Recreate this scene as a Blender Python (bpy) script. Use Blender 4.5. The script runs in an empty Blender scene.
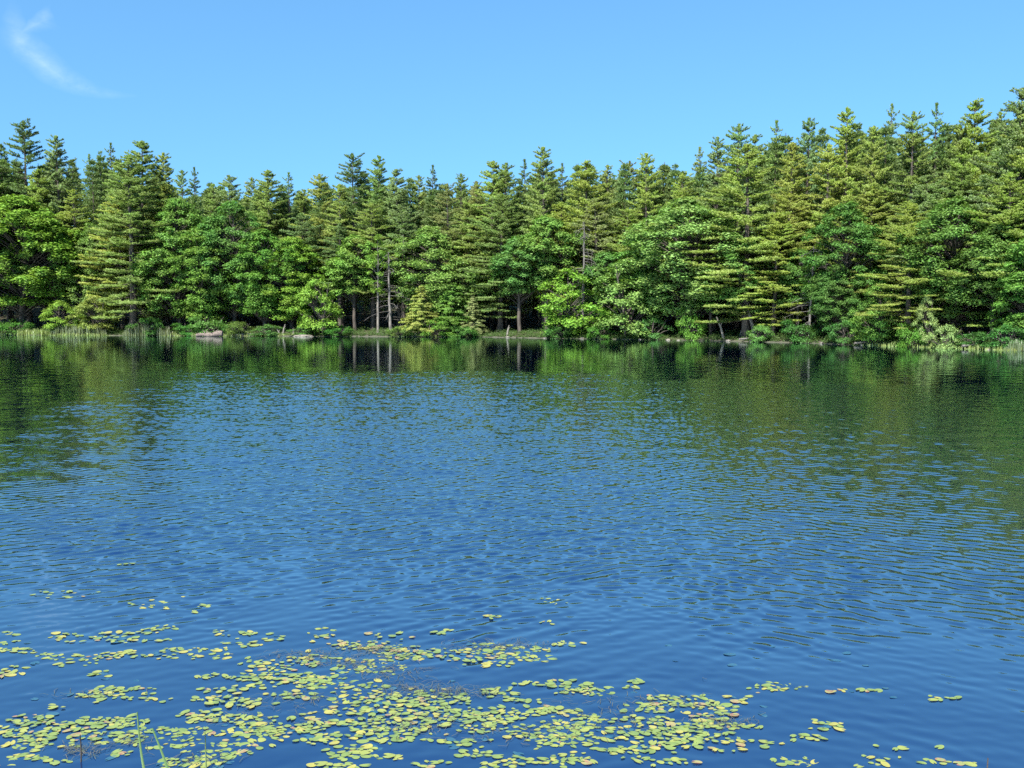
import bpy, math, random
import numpy as np
from math import radians as R
rnd = random.Random(7)
rng = np.random.default_rng(11)

# ------------------------------------------------------------------ camera, sky, sun, exposure
S = bpy.context.scene
COL = S.collection
F, CX, CY, CAMH = 930.0, 512.0, 384.0, 2.4
PITCH = math.atan((384.0 - 316.0) / F)
cd = bpy.data.cameras.new("camera")
cam = bpy.data.objects.new("camera", cd)
COL.objects.link(cam)
cam.location = (0, 0, CAMH)
cam.rotation_euler = (math.pi / 2 - PITCH, 0, 0)
cd.sensor_width = 36.0
cd.lens = 36.0 * F / 1024.0
cd.clip_start = 0.05
cd.clip_end = 6000
S.camera = cam

SUN_EL, SUN_AZ = 47.0, -155.0          # azimuth measured clockwise from +Y (the view direction)
S.view_settings.view_transform = 'Standard'
S.view_settings.look = 'None'
S.view_settings.gamma = 1
S.view_settings.exposure = 1.5
W = bpy.data.worlds.new("World")
S.world = W
W.use_nodes = True
nt = W.node_tree
nt.nodes.clear()


class NT:
    """tiny node helper"""
    def __init__(s, t): s.t = t
    def n(s, k, ins=None, **p):
        d = s.t.nodes.new(k)
        for a, v in p.items(): setattr(d, a, v)
        for i, v in (ins or {}).items():
            if isinstance(v, bpy.types.NodeSocket): s.t.links.new(v, d.inputs[i])
            else: d.inputs[i].default_value = v
        return d
    def m(s, op, a, b=0.0, c=0.0, clamp=False):
        return s.n('ShaderNodeMath', {0: a, 1: b, 2: c}, operation=op, use_clamp=clamp).outputs[0]
    def mix(s, f, a, b, bt='MIX'):
        d = s.t.nodes.new('ShaderNodeMix'); d.data_type = 'RGBA'; d.blend_type = bt
        for i, v in ((0, f), (6, a), (7, b)):
            if isinstance(v, bpy.types.NodeSocket): s.t.links.new(v, d.inputs[i])
            else: d.inputs[i].default_value = v
        return d.outputs[2]
    def sep(s, v):
        return s.n('ShaderNodeSeparateXYZ', {0: v}).outputs


w = NT(nt)
sky = w.n('ShaderNodeTexSky', sky_type='NISHITA', sun_disc=False)
tc0 = w.n('ShaderNodeTexCoord')
vm = w.n('ShaderNodeVectorMath', {0: tc0.outputs['Generated'], 1: (1, 1, 0.78), 2: (0, 0, 0.19)}, operation='MULTIPLY_ADD')      # thin the horizon haze
vn = w.n('ShaderNodeVectorMath', {0: vm.outputs[0]}, operation='NORMALIZE')
nt.links.new(vn.outputs[0], sky.inputs[0])
sky.sun_elevation = R(SUN_EL)
sky.sun_rotation = R(SUN_AZ)
sky.altitude = 0
sky.air_density = 1.0
sky.dust_density = 0.25
sky.ozone_density = 3.0
hs = w.n('ShaderNodeMix', data_type='RGBA', blend_type='MULTIPLY')
nt.links.new(sky.outputs[0], hs.inputs[6]); hs.inputs[0].default_value = 1.0
hs.inputs[7].default_value = (0.72, 1.115, 1.20, 1)      # the camera's vivid rendering of a clean June sky
# a wisp of cirrus, fixed to a direction of the sky
tc = w.n('ShaderNodeTexCoord')
sx, sy, sz = w.sep(tc.outputs['Generated'])
yy = w.m('MAXIMUM', sy, 0.05)
u = w.m('DIVIDE', sx, yy)
v = w.m('DIVIDE', sz, yy)
nz = w.n('ShaderNodeTexNoise', {'Scale': 5.0, 'Detail': 6.0, 'Roughness': 0.6, 'Vector': tc.outputs['Generated']})
un = w.m('ADD', u, w.m('MULTIPLY', w.m('SUBTRACT', nz.outputs[0], 0.5), 0.10))


def wispy(u0, v0, u1, v1, wd, bend):
    L = math.hypot(u1 - u0, v1 - v0)
    dx, dy = (u1 - u0) / L, (v1 - v0) / L
    a = w.m('ADD', w.m('MULTIPLY', w.m('SUBTRACT', un, u0), dx), w.m('MULTIPLY', w.m('SUBTRACT', v, v0), dy))
    t = w.m('DIVIDE', a, L)
    p = w.m('ADD', w.m('MULTIPLY', w.m('SUBTRACT', un, u0), -dy), w.m('MULTIPLY', w.m('SUBTRACT', v, v0), dx))
    arc = w.m('MULTIPLY', w.m('MULTIPLY', t, w.m('SUBTRACT', 1.0, t)), bend)
    p = w.m('ABSOLUTE', w.m('SUBTRACT', p, arc))
    wid = w.m('MAXIMUM', w.m('MULTIPLY', w.m('SUBTRACT', 1.15, t), wd), 0.001)
    side = w.m('SUBTRACT', 1.0, w.m('DIVIDE', p, wid), clamp=True)
    e0 = w.n('ShaderNodeMapRange', {0: t, 1: -0.12, 2: 0.08}).outputs[0]
    e1 = w.n('ShaderNodeMapRange', {0: t, 1: 1.05, 2: 0.6}).outputs[0]
    return w.m('MULTIPLY', w.m('MULTIPLY', e0, e1), side)


n2 = w.n('ShaderNodeTexNoise', {'Scale': 22.0, 'Detail': 5.0, 'Roughness': 0.65,
                                'Vector': w.n('ShaderNodeVectorMath', {0: tc.outputs['Generated'], 1: (1, 1, 1.8)}, operation='MULTIPLY').outputs[0]})
pat = w.n('ShaderNodeMapRange', {0: n2.outputs[0], 1: 0.28, 2: 0.7}).outputs[0]


def uv(px, py):
    a = math.atan((CY - py) / F) - PITCH
    return (px - CX) / F / (math.cos(PITCH) + (CY - py) / F * math.sin(PITCH)), ((CY - py) / F * math.cos(PITCH) - math.sin(PITCH)) / (math.cos(PITCH) + (CY - py) / F * math.sin(PITCH))


a_ = wispy(*uv(2, 30), *uv(126, 96), 0.022, -0.07)
b_ = wispy(*uv(44, 18), *uv(4, 36), 0.012, 0.0)
cl = w.m('MULTIPLY', w.m('MULTIPLY', w.m('MAXIMUM', a_, b_), pat), 0.16)
skc = w.mix(cl, hs.outputs[2], (8.5, 9.0, 10.5, 1))
bg = w.n('ShaderNodeBackground', {'Color': skc, 'Strength': 0.079})
wo = w.n('ShaderNodeOutputWorld', {0: bg.outputs[0]})

sl = bpy.data.lights.new("sun", 'SUN')
sl.energy = 5.0
sl.angle = R(0.5)
sl.color = (1.0, 0.955, 0.88)
sun = bpy.data.objects.new("sun", sl)
COL.objects.link(sun)
sd = np.array([math.sin(R(SUN_AZ)) * math.cos(R(SUN_EL)), math.cos(R(SUN_AZ)) * math.cos(R(SUN_EL)), math.sin(R(SUN_EL))])
from mathutils import Vector, Matrix
sun.rotation_euler = Vector(sd).to_track_quat('Z', 'Y').to_euler()
S.cycles.max_bounces = 8
S.cycles.diffuse_bounces = 3
S.cycles.glossy_bounces = 3
S.cycles.transmission_bounces = 4
S.cycles.use_denoising = False
S.cycles.sample_clamp_indirect = 6


# ------------------------------------------------------------------ helpers
def ray(px, py):
    a, b = (px - CX) / F, (CY - py) / F
    c, s = math.cos(PITCH), math.sin(PITCH)
    return a, c + b * s, b * c - s      # x, y, z


def on_water(px, py):
    x, y, z = ray(px, py)
    t = CAMH / -z
    return x * t, y * t


def mesh_np(name, verts, faces, mats, smooth=False, midx=None):
    """faces: (n,k) int array or list of such"""
    me = bpy.data.meshes.new(name)
    fl = faces if isinstance(faces, list) else [faces]
    fl = [np.asarray(f, dtype=np.int32) for f in fl if len(f)]
    verts = np.asarray(verts, dtype=np.float32)
    me.vertices.add(len(verts))
    me.vertices.foreach_set('co', verts.ravel())
    idx = np.concatenate([f.ravel() for f in fl])
    tot = np.concatenate([np.full(len(f), f.shape[1], np.int32) for f in fl])
    st = np.concatenate([[0], np.cumsum(tot)[:-1]]).astype(np.int32)
    me.loops.add(len(idx))
    me.loops.foreach_set('vertex_index', idx)
    me.polygons.add(len(tot))
    me.polygons.foreach_set('loop_start', st)
    me.polygons.foreach_set('loop_total', tot)
    if midx is not None: me.polygons.foreach_set('material_index', np.asarray(midx, np.int32))
    me.polygons.foreach_set('use_smooth', np.full(len(tot), bool(smooth)))
    for m in (mats if isinstance(mats, (list, tuple)) else [mats]): me.materials.append(m)
    me.update(calc_edges=True)
    me.validate()
    return me


def ob(name, data, parent=None):
    o = bpy.data.objects.new(name, data)
    COL.objects.link(o)
    if parent: o.parent = parent
    return o


def tag(o, label=None, cat=None, group=None, kind=None):
    if label: o['label'] = label
    if cat: o['category'] = cat
    if group: o['group'] = group
    if kind: o['kind'] = kind
    return o


class Geo:
    """collects triangles/quads"""
    def __init__(s): s.v = []; s.f3 = []; s.f4 = []; s.n = 0
    def add(s, v, f):
        v = np.asarray(v, float); f = np.asarray(f, int)
        s.v.append(v)
        (s.f3 if f.shape[1] == 3 else s.f4).append(f + s.n)
        s.n += len(v)
    def mesh(s, name, mats, smooth=False):
        fs = []
        cn = getattr(s, 'cn', None)
        if s.f3: fs.append(np.concatenate(s.f3))
        if s.f4: fs.append(np.concatenate(s.f4))
        me = mesh_np(name, np.concatenate(s.v), fs, mats, smooth or cn is not None)
        if cn is not None and sum(map(len, cn)) == len(me.vertices):
            me.normals_split_custom_set_from_vertices(np.concatenate(cn))
        return me
    def addn(s, V, N):
        """quads (n,4,3) with one shading normal each, wound to face along it"""
        if not hasattr(s, 'cn'): s.cn = []
        ng = np.cross(V[:, 1] - V[:, 0], V[:, 2] - V[:, 0])
        fl = (ng * N).sum(1) < 0
        V[fl] = V[fl][:, ::-1]
        i = np.arange(len(V))[:, None] * 4
        s.cn.append(np.repeat(unit(N), 4, 0))
        s.add(V.reshape(-1, 3), np.concatenate([i, i + 1, i + 2, i + 3], 1))
    def tube(s, pts, rad, k=7, cap=True):
        pts = np.asarray(pts, float); n = len(pts)
        rad = np.broadcast_to(np.asarray(rad, float), (n,))
        t = np.gradient(pts, axis=0); t /= np.linalg.norm(t, axis=1)[:, None] + 1e-9
        ref = np.array([0, 0, 1.0]) if abs(t[0][2]) < 0.8 else np.array([1.0, 0, 0])
        a = np.cross(t, ref); a /= np.linalg.norm(a, axis=1)[:, None] + 1e-9
        b = np.cross(t, a)
        th = np.arange(k) * 2 * math.pi / k
        v = pts[:, None, :] + rad[:, None, None] * (np.cos(th)[None, :, None] * a[:, None, :] + np.sin(th)[None, :, None] * b[:, None, :])
        v = v.reshape(-1, 3)
        i = np.arange(n - 1)[:, None] * k; j = np.arange(k)[None, :]; j2 = (j + 1) % k
        f = np.stack([i + j, i + j2, i + k + j2, i + k + j], -1).reshape(-1, 4)
        s.add(v, f)


# ------------------------------------------------------------------ materials
def mat(name):
    m = bpy.data.materials.new(name); m.use_nodes = True
    m.node_tree.nodes.clear()
    return m, NT(m.node_tree)


def leaf_mat(name, trans=0.32, gloss=0.06, var=0.5, rough=0.45):
    m, g = mat(name)
    oi = g.n('ShaderNodeObjectInfo')
    ge = g.n('ShaderNodeNewGeometry')
    r = ge.outputs['Random Per Island']
    no = g.n('ShaderNodeTexNoise', {'Scale': 0.55, 'Detail': 3.0, 'Vector': ge.outputs['Position']})
    val = g.m('ADD', g.m('MULTIPLY', g.m('SUBTRACT', r, 0.5), var), 1.0)
    val = g.m('MULTIPLY', val, g.m('ADD', g.m('MULTIPLY', no.outputs[0], 0.7), 0.65))
    hu = g.m('ADD', 0.5, g.m('MULTIPLY', g.m('SUBTRACT', no.outputs[0], 0.5), 0.07))
    hs = g.n('ShaderNodeHueSaturation', {'Hue': hu, 'Saturation': 1.0, 'Value': val, 'Color': oi.outputs['Color']})
    d = g.n('ShaderNodeBsdfDiffuse', {'Color': hs.outputs[0]})
    tcol = g.mix(1.0, hs.outputs[0], (1.15, 1.3, 0.6, 1), 'MULTIPLY')
    t = g.n('ShaderNodeBsdfTranslucent', {'Color': tcol})
    m1 = g.n('ShaderNodeMixShader', {0: trans, 1: d.outputs[0], 2: t.outputs[0]})
    gl = g.n('ShaderNodeBsdfGlossy', {'Color': (1, 1, 1, 1), 'Roughness': rough})
    m2 = g.n('ShaderNodeMixShader', {0: gloss, 1: m1.outputs[0], 2: gl.outputs[0]})
    g.n('ShaderNodeOutputMaterial', {0: m2.outputs[0]})
    return m


def bark_mat(name, c1, c2, sc=4.0, zs=0.25, rough=0.9):
    m, g = mat(name)
    ge = g.n('ShaderNodeTexCoord')
    mp = g.n('ShaderNodeVectorMath', {0: ge.outputs['Object'], 1: (1, 1, zs)}, operation='MULTIPLY')
    no = g.n('ShaderNodeTexNoise', {'Scale': sc, 'Detail': 6.0, 'Roughness': 0.65, 'Vector': mp.outputs[0]})
    f = g.n('ShaderNodeMapRange', {0: no.outputs[0], 1: 0.35, 2: 0.68}).outputs[0]
    c = g.mix(f, c1, c2)
    bp = g.n('ShaderNodeBump', {'Strength': 0.6, 'Distance': 0.05, 'Height': no.outputs[0]})
    b = g.n('ShaderNodeBsdfPrincipled', {'Base Color': c, 'Roughness': rough, 'Normal': bp.outputs[0]})
    g.n('ShaderNodeOutputMaterial', {0: b.outputs[0]})
    return m


M_NEEDLE = leaf_mat('pine_needles', 0.30, 0.008, 0.3, 0.5)
M_LEAF = leaf_mat('broad_leaves', 0.30, 0.010, 0.45, 0.5)
M_REED = leaf_mat('reed_leaves', 0.3, 0.05, 0.5)
M_BARK = bark_mat('pine_bark', (0.028, 0.022, 0.018, 1), (0.085, 0.07, 0.057, 1))
M_GREYBARK = bark_mat('grey_bark', (0.05, 0.046, 0.04, 1), (0.17, 0.155, 0.14, 1), 6)
M_PALEBARK = bark_mat('pale_bark', (0.07, 0.062, 0.052, 1), (0.19, 0.17, 0.145, 1), 6)
M_ROCK = bark_mat('rock', (0.07, 0.06, 0.05, 1), (0.21, 0.185, 0.155, 1), 3, 1.0)
M_DRIFT = bark_mat('driftwood', (0.05, 0.036, 0.03, 1), (0.19, 0.15, 0.125, 1), 7, 1.0)


def ground_mat():
    m, g = mat('shore_ground')
    ge = g.n('ShaderNodeNewGeometry')
    p = ge.outputs['Position']
    z = g.sep(p)[2]
    no = g.n('ShaderNodeTexNoise', {'Scale': 0.8, 'Detail': 8.0, 'Roughness': 0.7, 'Vector': p})
    n2 = g.n('ShaderNodeTexNoise', {'Scale': 9.0, 'Detail': 5.0, 'Roughness': 0.7, 'Vector': p})
    litter = g.mix(n2.outputs[0], (0.03, 0.022, 0.014, 1), (0.10, 0.075, 0.045, 1))
    moss = g.mix(n2.outputs[0], (0.025, 0.045, 0.012, 1), (0.07, 0.10, 0.03, 1))
    f = g.n('ShaderNodeMapRange', {0: no.outputs[0], 1: 0.45, 2: 0.6}).outputs[0]
    c = g.mix(f, litter, moss)
    mud = g.mix(n2.outputs[0], (0.03, 0.03, 0.018, 1), (0.11, 0.105, 0.07, 1))
    zz = g.m('ADD', z, g.m('MULTIPLY', g.m('SUBTRACT', no.outputs[0], 0.5), 0.25))
    fz = g.n('ShaderNodeMapRange', {0: zz, 1: 0.20, 2: 0.08}).outputs[0]
    c = g.mix(fz, c, mud)
    bp = g.n('ShaderNodeBump', {'Strength': 0.7, 'Distance': 0.15, 'Height': n2.outputs[0]})
    b = g.n('ShaderNodeBsdfPrincipled', {'Base Color': c, 'Roughness': 0.95, 'Normal': bp.outputs[0]})
    g.n('ShaderNodeOutputMaterial', {0: b.outputs[0]})
    return m


def water_mat():
    m, g = mat('lake_water')
    p = g.n('ShaderNodeNewGeometry').outputs['Position']
    a = g.n('ShaderNodeVectorMath', {0: p, 1: (0.6, 1.6, 1)}, operation='MULTIPLY').outputs[0]
    n1 = g.n('ShaderNodeTexNoise', {'Scale': 2.2, 'Detail': 3.0, 'Vector': a})
    bp = g.n('ShaderNodeBump', {'Strength': 1.0, 'Distance': 0.0035, 'Height': n1.outputs[0]})
    gg = g.n('ShaderNodeNewGeometry')
    cosv = g.n('ShaderNodeVectorMath', {0: gg.outputs['Incoming'], 1: gg.outputs['Normal']}, operation='DOT_PRODUCT').outputs['Value']
    fr = g.m('ADD', 0.045, g.m('MULTIPLY', g.m('POWER', g.m('SUBTRACT', 1.0, cosv, clamp=True), 2.25), 0.84), clamp=True)
    thru = g.m('MULTIPLY', cosv, 2.1, clamp=True)        # light from within the lake hardly leaves it at a grazing angle
    dc = g.mix(thru, (0, 0, 0, 1), (0.002, 0.014, 0.060, 1))
    d = g.n('ShaderNodeBsdfDiffuse', {'Color': dc})
    gl = g.n('ShaderNodeBsdfGlossy', {'Color': (0.88, 1, 1, 1), 'Roughness': 0.02, 'Normal': bp.outputs[0]})
    s = g.n('ShaderNodeMixShader', {0: fr, 1: d.outputs[0], 2: gl.outputs[0]})
    g.n('ShaderNodeOutputMaterial', {0: s.outputs[0]})
    return m


def pad_mat(name, c1, c2, blot=None):
    m, g = mat(name)
    oi = g.n('ShaderNodeNewGeometry')
    p = oi.outputs['Position']
    no = g.n('ShaderNodeTexNoise', {'Scale': 14.0, 'Detail': 4.0, 'Vector': p})
    n2 = g.n('ShaderNodeTexNoise', {'Scale': 45.0, 'Detail': 4.0, 'Vector': p})
    c = g.mix(g.n('ShaderNodeMapRange', {0: no.outputs[0], 1: 0.35, 2: 0.65}).outputs[0], c1, c2)
    if blot:
        c = g.mix(g.n('ShaderNodeMapRange', {0: n2.outputs[0], 1: 0.5, 2: 0.62}).outputs[0], c, blot)
    c = g.mix(g.n('ShaderNodeMapRange', {0: n2.outputs[0], 1: 0.6, 2: 0.75, 4: 0.5}).outputs[0], c, (0.10, 0.11, 0.03, 1))
    b = g.n('ShaderNodeBsdfPrincipled', {'Base Color': c, 'Roughness': 0.35, 'Specular IOR Level': 0.5})
    g.n('ShaderNodeOutputMaterial', {0: b.outputs[0]})
    return m


M_PAD = [pad_mat('pad_green', (0.115, 0.170, 0.045, 1), (0.175, 0.225, 0.055, 1)),
         pad_mat('pad_yellow_green', (0.175, 0.215, 0.048, 1), (0.23, 0.25, 0.058, 1)),
         pad_mat('pad_yellow', (0.25, 0.24, 0.05, 1), (0.29, 0.265, 0.065, 1)),
         pad_mat('pad_rusty', (0.20, 0.22, 0.07, 1), (0.25, 0.20, 0.085, 1), (0.24, 0.10, 0.075, 1)),
         pad_mat('pad_sunken', (0.012, 0.055, 0.10, 1), (0.03, 0.09, 0.13, 1))]

# ------------------------------------------------------------------ shore line and terrain
SH_PX = [0, 100, 200, 300, 400, 470, 540, 650, 740, 820, 880, 940, 1024]
SH_Y = [335.0, 335.5, 336, 336.3, 336.8, 336.8, 338.3, 339.8, 341.5, 343.6, 346, 348, 351]
sh = [on_water(a, b) for a, b in zip(SH_PX, SH_Y)]
SHORE = np.array([(-400, 60), (-160, 100), (-110, 112), (-85, 116)] + sh + [(37.5, 44), (41, 30), (46, 12), (52, -30), (70, -200)])


def shore_d(px):
    y = np.interp(px, SH_PX, SH_Y)
    if px < 0: y = 335.0
    if px > 1024: y = 351 + (px - 1024) * 0.03
    x, yy = on_water(px, y)
    return yy


def sdist(x, y):
    """signed distance to the far shore line, positive on land"""
    x = np.asarray(x, float); y = np.asarray(y, float)
    best = np.full(x.shape, 1e9)
    for (ax, ay), (bx, by) in zip(SHORE[:-1], SHORE[1:]):
        dx, dy = bx - ax, by - ay
        t = np.clip(((x - ax) * dx + (y - ay) * dy) / (dx * dx + dy * dy), 0, 1)
        best = np.minimum(best, np.hypot(x - ax - t * dx, y - ay - t * dy))
    ys = np.interp(x, SHORE[:, 0], SHORE[:, 1])
    land = (y > ys) | (x > 70)
    return np.where(land, best, -best)


def hnoise(x, y):
    return (np.sin(x * 0.9 + 1.3 * np.sin(y * 0.5)) * np.sin(y * 0.8 + 1.1 * np.sin(x * 0.37)) * 0.5
            + 0.35 * np.sin(x * 2.3 + y * 1.1) * np.sin(y * 2.1 - x * 0.6) + 0.3 * np.sin(x * 0.23 + 2) * np.sin(y * 0.19))


def terrain(x, y):
    x = np.asarray(x, float); y = np.asarray(y, float)
    d = sdist(x, y) + 0.5 * hnoise(x * 0.8, y * 0.8)
    dn = 1.6 - y + 0.3 * hnoise(x * 1.5, y * 1.5)              # the near bank, under the camera
    z1 = np.where(d > 0, 0.02 + 0.22 * (1 - np.exp(-d / 1.2)) + 0.05 * np.minimum(d, 8) + 0.13 * np.clip(d - 8, 0, 60), np.maximum(0.25 * d, -1.6))
    z2 = np.where(dn > 0, 0.02 + 0.5 * (1 - np.exp(-dn / 2)), np.maximum(0.35 * dn, -1.6))
    z = np.maximum(z1, z2)
    return z + np.where(z > 0.02, 0.07 * hnoise(x * 1.7, y * 1.7), 0)


def lines(a, b, st, far):
    c = list(np.arange(a, b + 1e-6, st))
    lo = [a - st * 2 ** k for k in range(1, 14) if st * 2 ** k < far]
    hi = [b + st * 2 ** k for k in range(1, 14) if st * 2 ** k < far]
    return np.array(sorted(lo + c + hi))


gx, gy = lines(-110, 60, 0.8, 4500), lines(-6, 125, 0.8, 4500)
X, Y = np.meshgrid(gx, gy)
Z = terrain(X, Y)
nx, ny = len(gx), len(gy)
I = np.arange(ny - 1)[:, None] * nx + np.arange(nx - 1)[None, :]
Fq = np.stack([I, I + 1, I + nx + 1, I + nx], -1).reshape(-1, 4)
tag(ob('ground', mesh_np('ground', np.stack([X, Y, Z], -1).reshape(-1, 3), Fq, ground_mat(), True)), kind='structure')


# ------------------------------------------------------------------ water: a rippled sheet
def px_of(x, y):
    """where a water point stands in the photo, to lay the wind patches out on the lake"""
    c, s = math.cos(PITCH), math.sin(PITCH)
    dep = y * c + CAMH * s
    return CX + F * x / dep, CY + F * (CAMH * c - y * s) / dep


def sstep(a, b, x):
    t = np.clip((x - a) / (b - a), 0, 1)
    return t * t * (3 - 2 * t)


def water():
    ys = [1.2]
    while ys[-1] < 52: ys.append(ys[-1] + (0.019 + 0.0007 * ys[-1]))
    n_w = len(ys)
    while ys[-1] < 110: ys.append(ys[-1] + 0.8)
    ys += [130, 200, 500, 2000]
    ys = [-2000, -200, -20, 0] + ys
    ys = np.array(ys)
    nu = 1360
    u = np.linspace(-1, 1, nu)
    hw = 0.86 * np.clip(ys, 0, 110) + 5.0
    X = u[None, :] * hw[:, None]
    X = np.concatenate([np.full((len(ys), 1), -2500.0), X, np.full((len(ys), 1), 2500.0)], 1)
    Y = np.repeat(ys[:, None], X.shape[1], 1)
    px, py = px_of(X, np.maximum(Y, 0.3))
    wob = 14 * np.sin(px * 0.021 + 1) + 8 * np.sin(px * 0.05) + 4 * np.sin(px * 0.13)
    # ruffled patch between a calm far belt and the calm lily zone
    far_edge = np.interp(px, [-200, 0, 25, 60, 110, 300, 600, 680, 1024, 1300], [470, 415, 390, 374, 370, 368, 370, 378, 384, 388]) + 9 * hnoise(px * 0.018, py * 0.22) * (1 - 0.7 * sstep(60, 260, px)) + wob * 0.09 * (1 + 2.5 * (px < 200) * (200 - px) / 200)
    A = sstep(0, 1, (py - far_edge) / (4 + 50 * (1 - sstep(20, 150, px))))
    A = A * (1 - (1 - sstep(30, 240, px)) * (1 - sstep(470, 530, py)) * np.clip(0.62 + 0.5 * hnoise(px * 0.03, py * 0.3), 0, 0.9))
    near = 1 - 0.80 * sstep(535, 660, py + wob * 1.3 - 0.03 * (px - 300))
    lat = 1 - (0.30 * sstep(640, 720, px) + 0.32 * sstep(760, 1000, px)) * (1 - sstep(500, 600, py - 0.06 * (px - 650))) + 0.35 * hnoise(px * 0.012, py * 0.03) * 0.5
    spots = 1 + 0.22 * hnoise(X * 0.35, Y * 0.22)
    Aw = A * near * lat * spots
    core = (Y > 1.2) & (Y < 52) & (np.abs(X) < 2000)
    ii = np.where(core.any(1))[0]; r0, r1 = ii[0], ii[-1] + 1
    x, y = X[r0:r1, 1:-1].astype(np.float32), Y[r0:r1, 1:-1].astype(np.float32)
    Aw, pxx = Aw[r0:r1, 1:-1].astype(np.float32), px[r0:r1, 1:-1].astype(np.float32)
    rr = np.random.default_rng(3)
    z = np.zeros_like(x)
    # two crossing wave trains: crests rising to the right on the left, falling on the right
    left = (1 - sstep(560, 900, pxx)).astype(np.float32)
    for direc, spread, N, share in ((126, 22, 34, 0), (56, 22, 34, 1), (90, 60, 30, 2)):
        acc = np.zeros_like(x)
        for k in range(N):
            lam = 0.078 * (0.23 / 0.078) ** rr.random()
            th = R(direc + spread * rr.normal() * 0.6)
            kk = 2 * math.pi / lam
            sl = 1.0 * math.sqrt(2 / N) * (1.25 if 0.10 < lam < 0.18 else 0.8)
            acc += (sl / kk) * np.sin((kk * math.cos(th)) * x + (kk * math.sin(th)) * y + rr.random() * 6.28).astype(np.float32)
        wgt = left * 0.95 + 0.15 if share == 0 else (1 - left) * 0.95 + 0.25 if share == 1 else 0.75
        z += acc * wgt
    z *= (0.086 - 0.006 * sstep(620, 760, pxx)) * Aw
    # long lazy undulation everywhere
    for k in range(16):
        lam = 0.35 + 1.0 * rr.random(); th = R(90 + 35 * rr.normal()); kk = 2 * math.pi / lam
        z += ((0.009 * math.sqrt(2 / 16)) / kk) * np.sin(kk * math.cos(th) * x + kk * math.sin(th) * y + rr.random() * 6.28)
    fade = (1 - sstep(46, 52, y)) * (1 - sstep(0.97, 1.0, np.abs(x) / (0.86 * y + 5.0)))
    Z = np.zeros_like(X)
    Z[r0:r1, 1:-1] = z * fade
    nr, nc = X.shape
    I = np.arange(nr - 1)[:, None] * nc + np.arange(nc - 1)[None, :]
    Fq = np.stack([I, I + 1, I + nc + 1, I + nc], -1).reshape(-1, 4)
    tag(ob('water', mesh_np('water', np.stack([X, Y, Z], -1).reshape(-1, 3), Fq, water_mat(), True)), kind='structure')


water()


# ------------------------------------------------------------------ foliage builders
def unit(v): return v / (np.linalg.norm(v, axis=-1, keepdims=True) + 1e-9)


def needles(P, D, L, wd, k, g, r):
    """k thin blades from each point P around direction D"""
    n = len(P)
    P = np.repeat(P, k, 0); D = np.repeat(D, k, 0)
    SN = unit(unit(D) * 0.75 + [0, 0, 0.45] + r.normal(size=D.shape) * 0.28)
    L = np.repeat(np.broadcast_to(L, (n,)), k)
    d = unit(D + r.normal(size=D.shape) * 0.55)
    side = unit(np.cross(d, r.normal(size=D.shape)))
    w_ = wd * (0.7 + 0.6 * r.random(len(P)))[:, None]
    tip = P + d * L[:, None] * (0.7 + 0.5 * r.random(len(P)))[:, None]
    mid = (P * 0.55 + tip * 0.45)
    g.addn(np.stack([P, mid + side * w_ * 0.5, tip, mid - side * w_ * 0.5], 1), SN)


def leaves(P, N, size, g, r, SN=None):
    n = len(P)
    if SN is None: SN = N
    N = unit(N)
    a = unit(np.cross(N, r.normal(size=N.shape)))
    b = np.cross(N, a)
    s = size * (0.6 + 0.8 * r.random(n))[:, None]
    V = np.stack([P - a * s * 0.55, P - b * s * 0.36 + a * s * 0.05 - N * s * 0.08, P + a * s * 0.55 - N * s * 0.12, P + b * s * 0.36 + a * s * 0.05], 1)
    g.addn(V, unit(SN))


def trunk_pts(H, r, lean=0.0, wob=0.12, n=14):
    t = np.linspace(0, 1, n)
    a = r.random() * 6.28
    x = lean * t * H * 0.2 * math.cos(a) + wob * np.cumsum(r.normal(size=n)) * 0.25
    y = lean * t * H * 0.2 * math.sin(a) + wob * np.cumsum(r.normal(size=n)) * 0.25
    x -= x[0]; y -= y[0]
    return np.stack([x, y, t * H - 0.3 * (t == 0)], 1)


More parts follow.
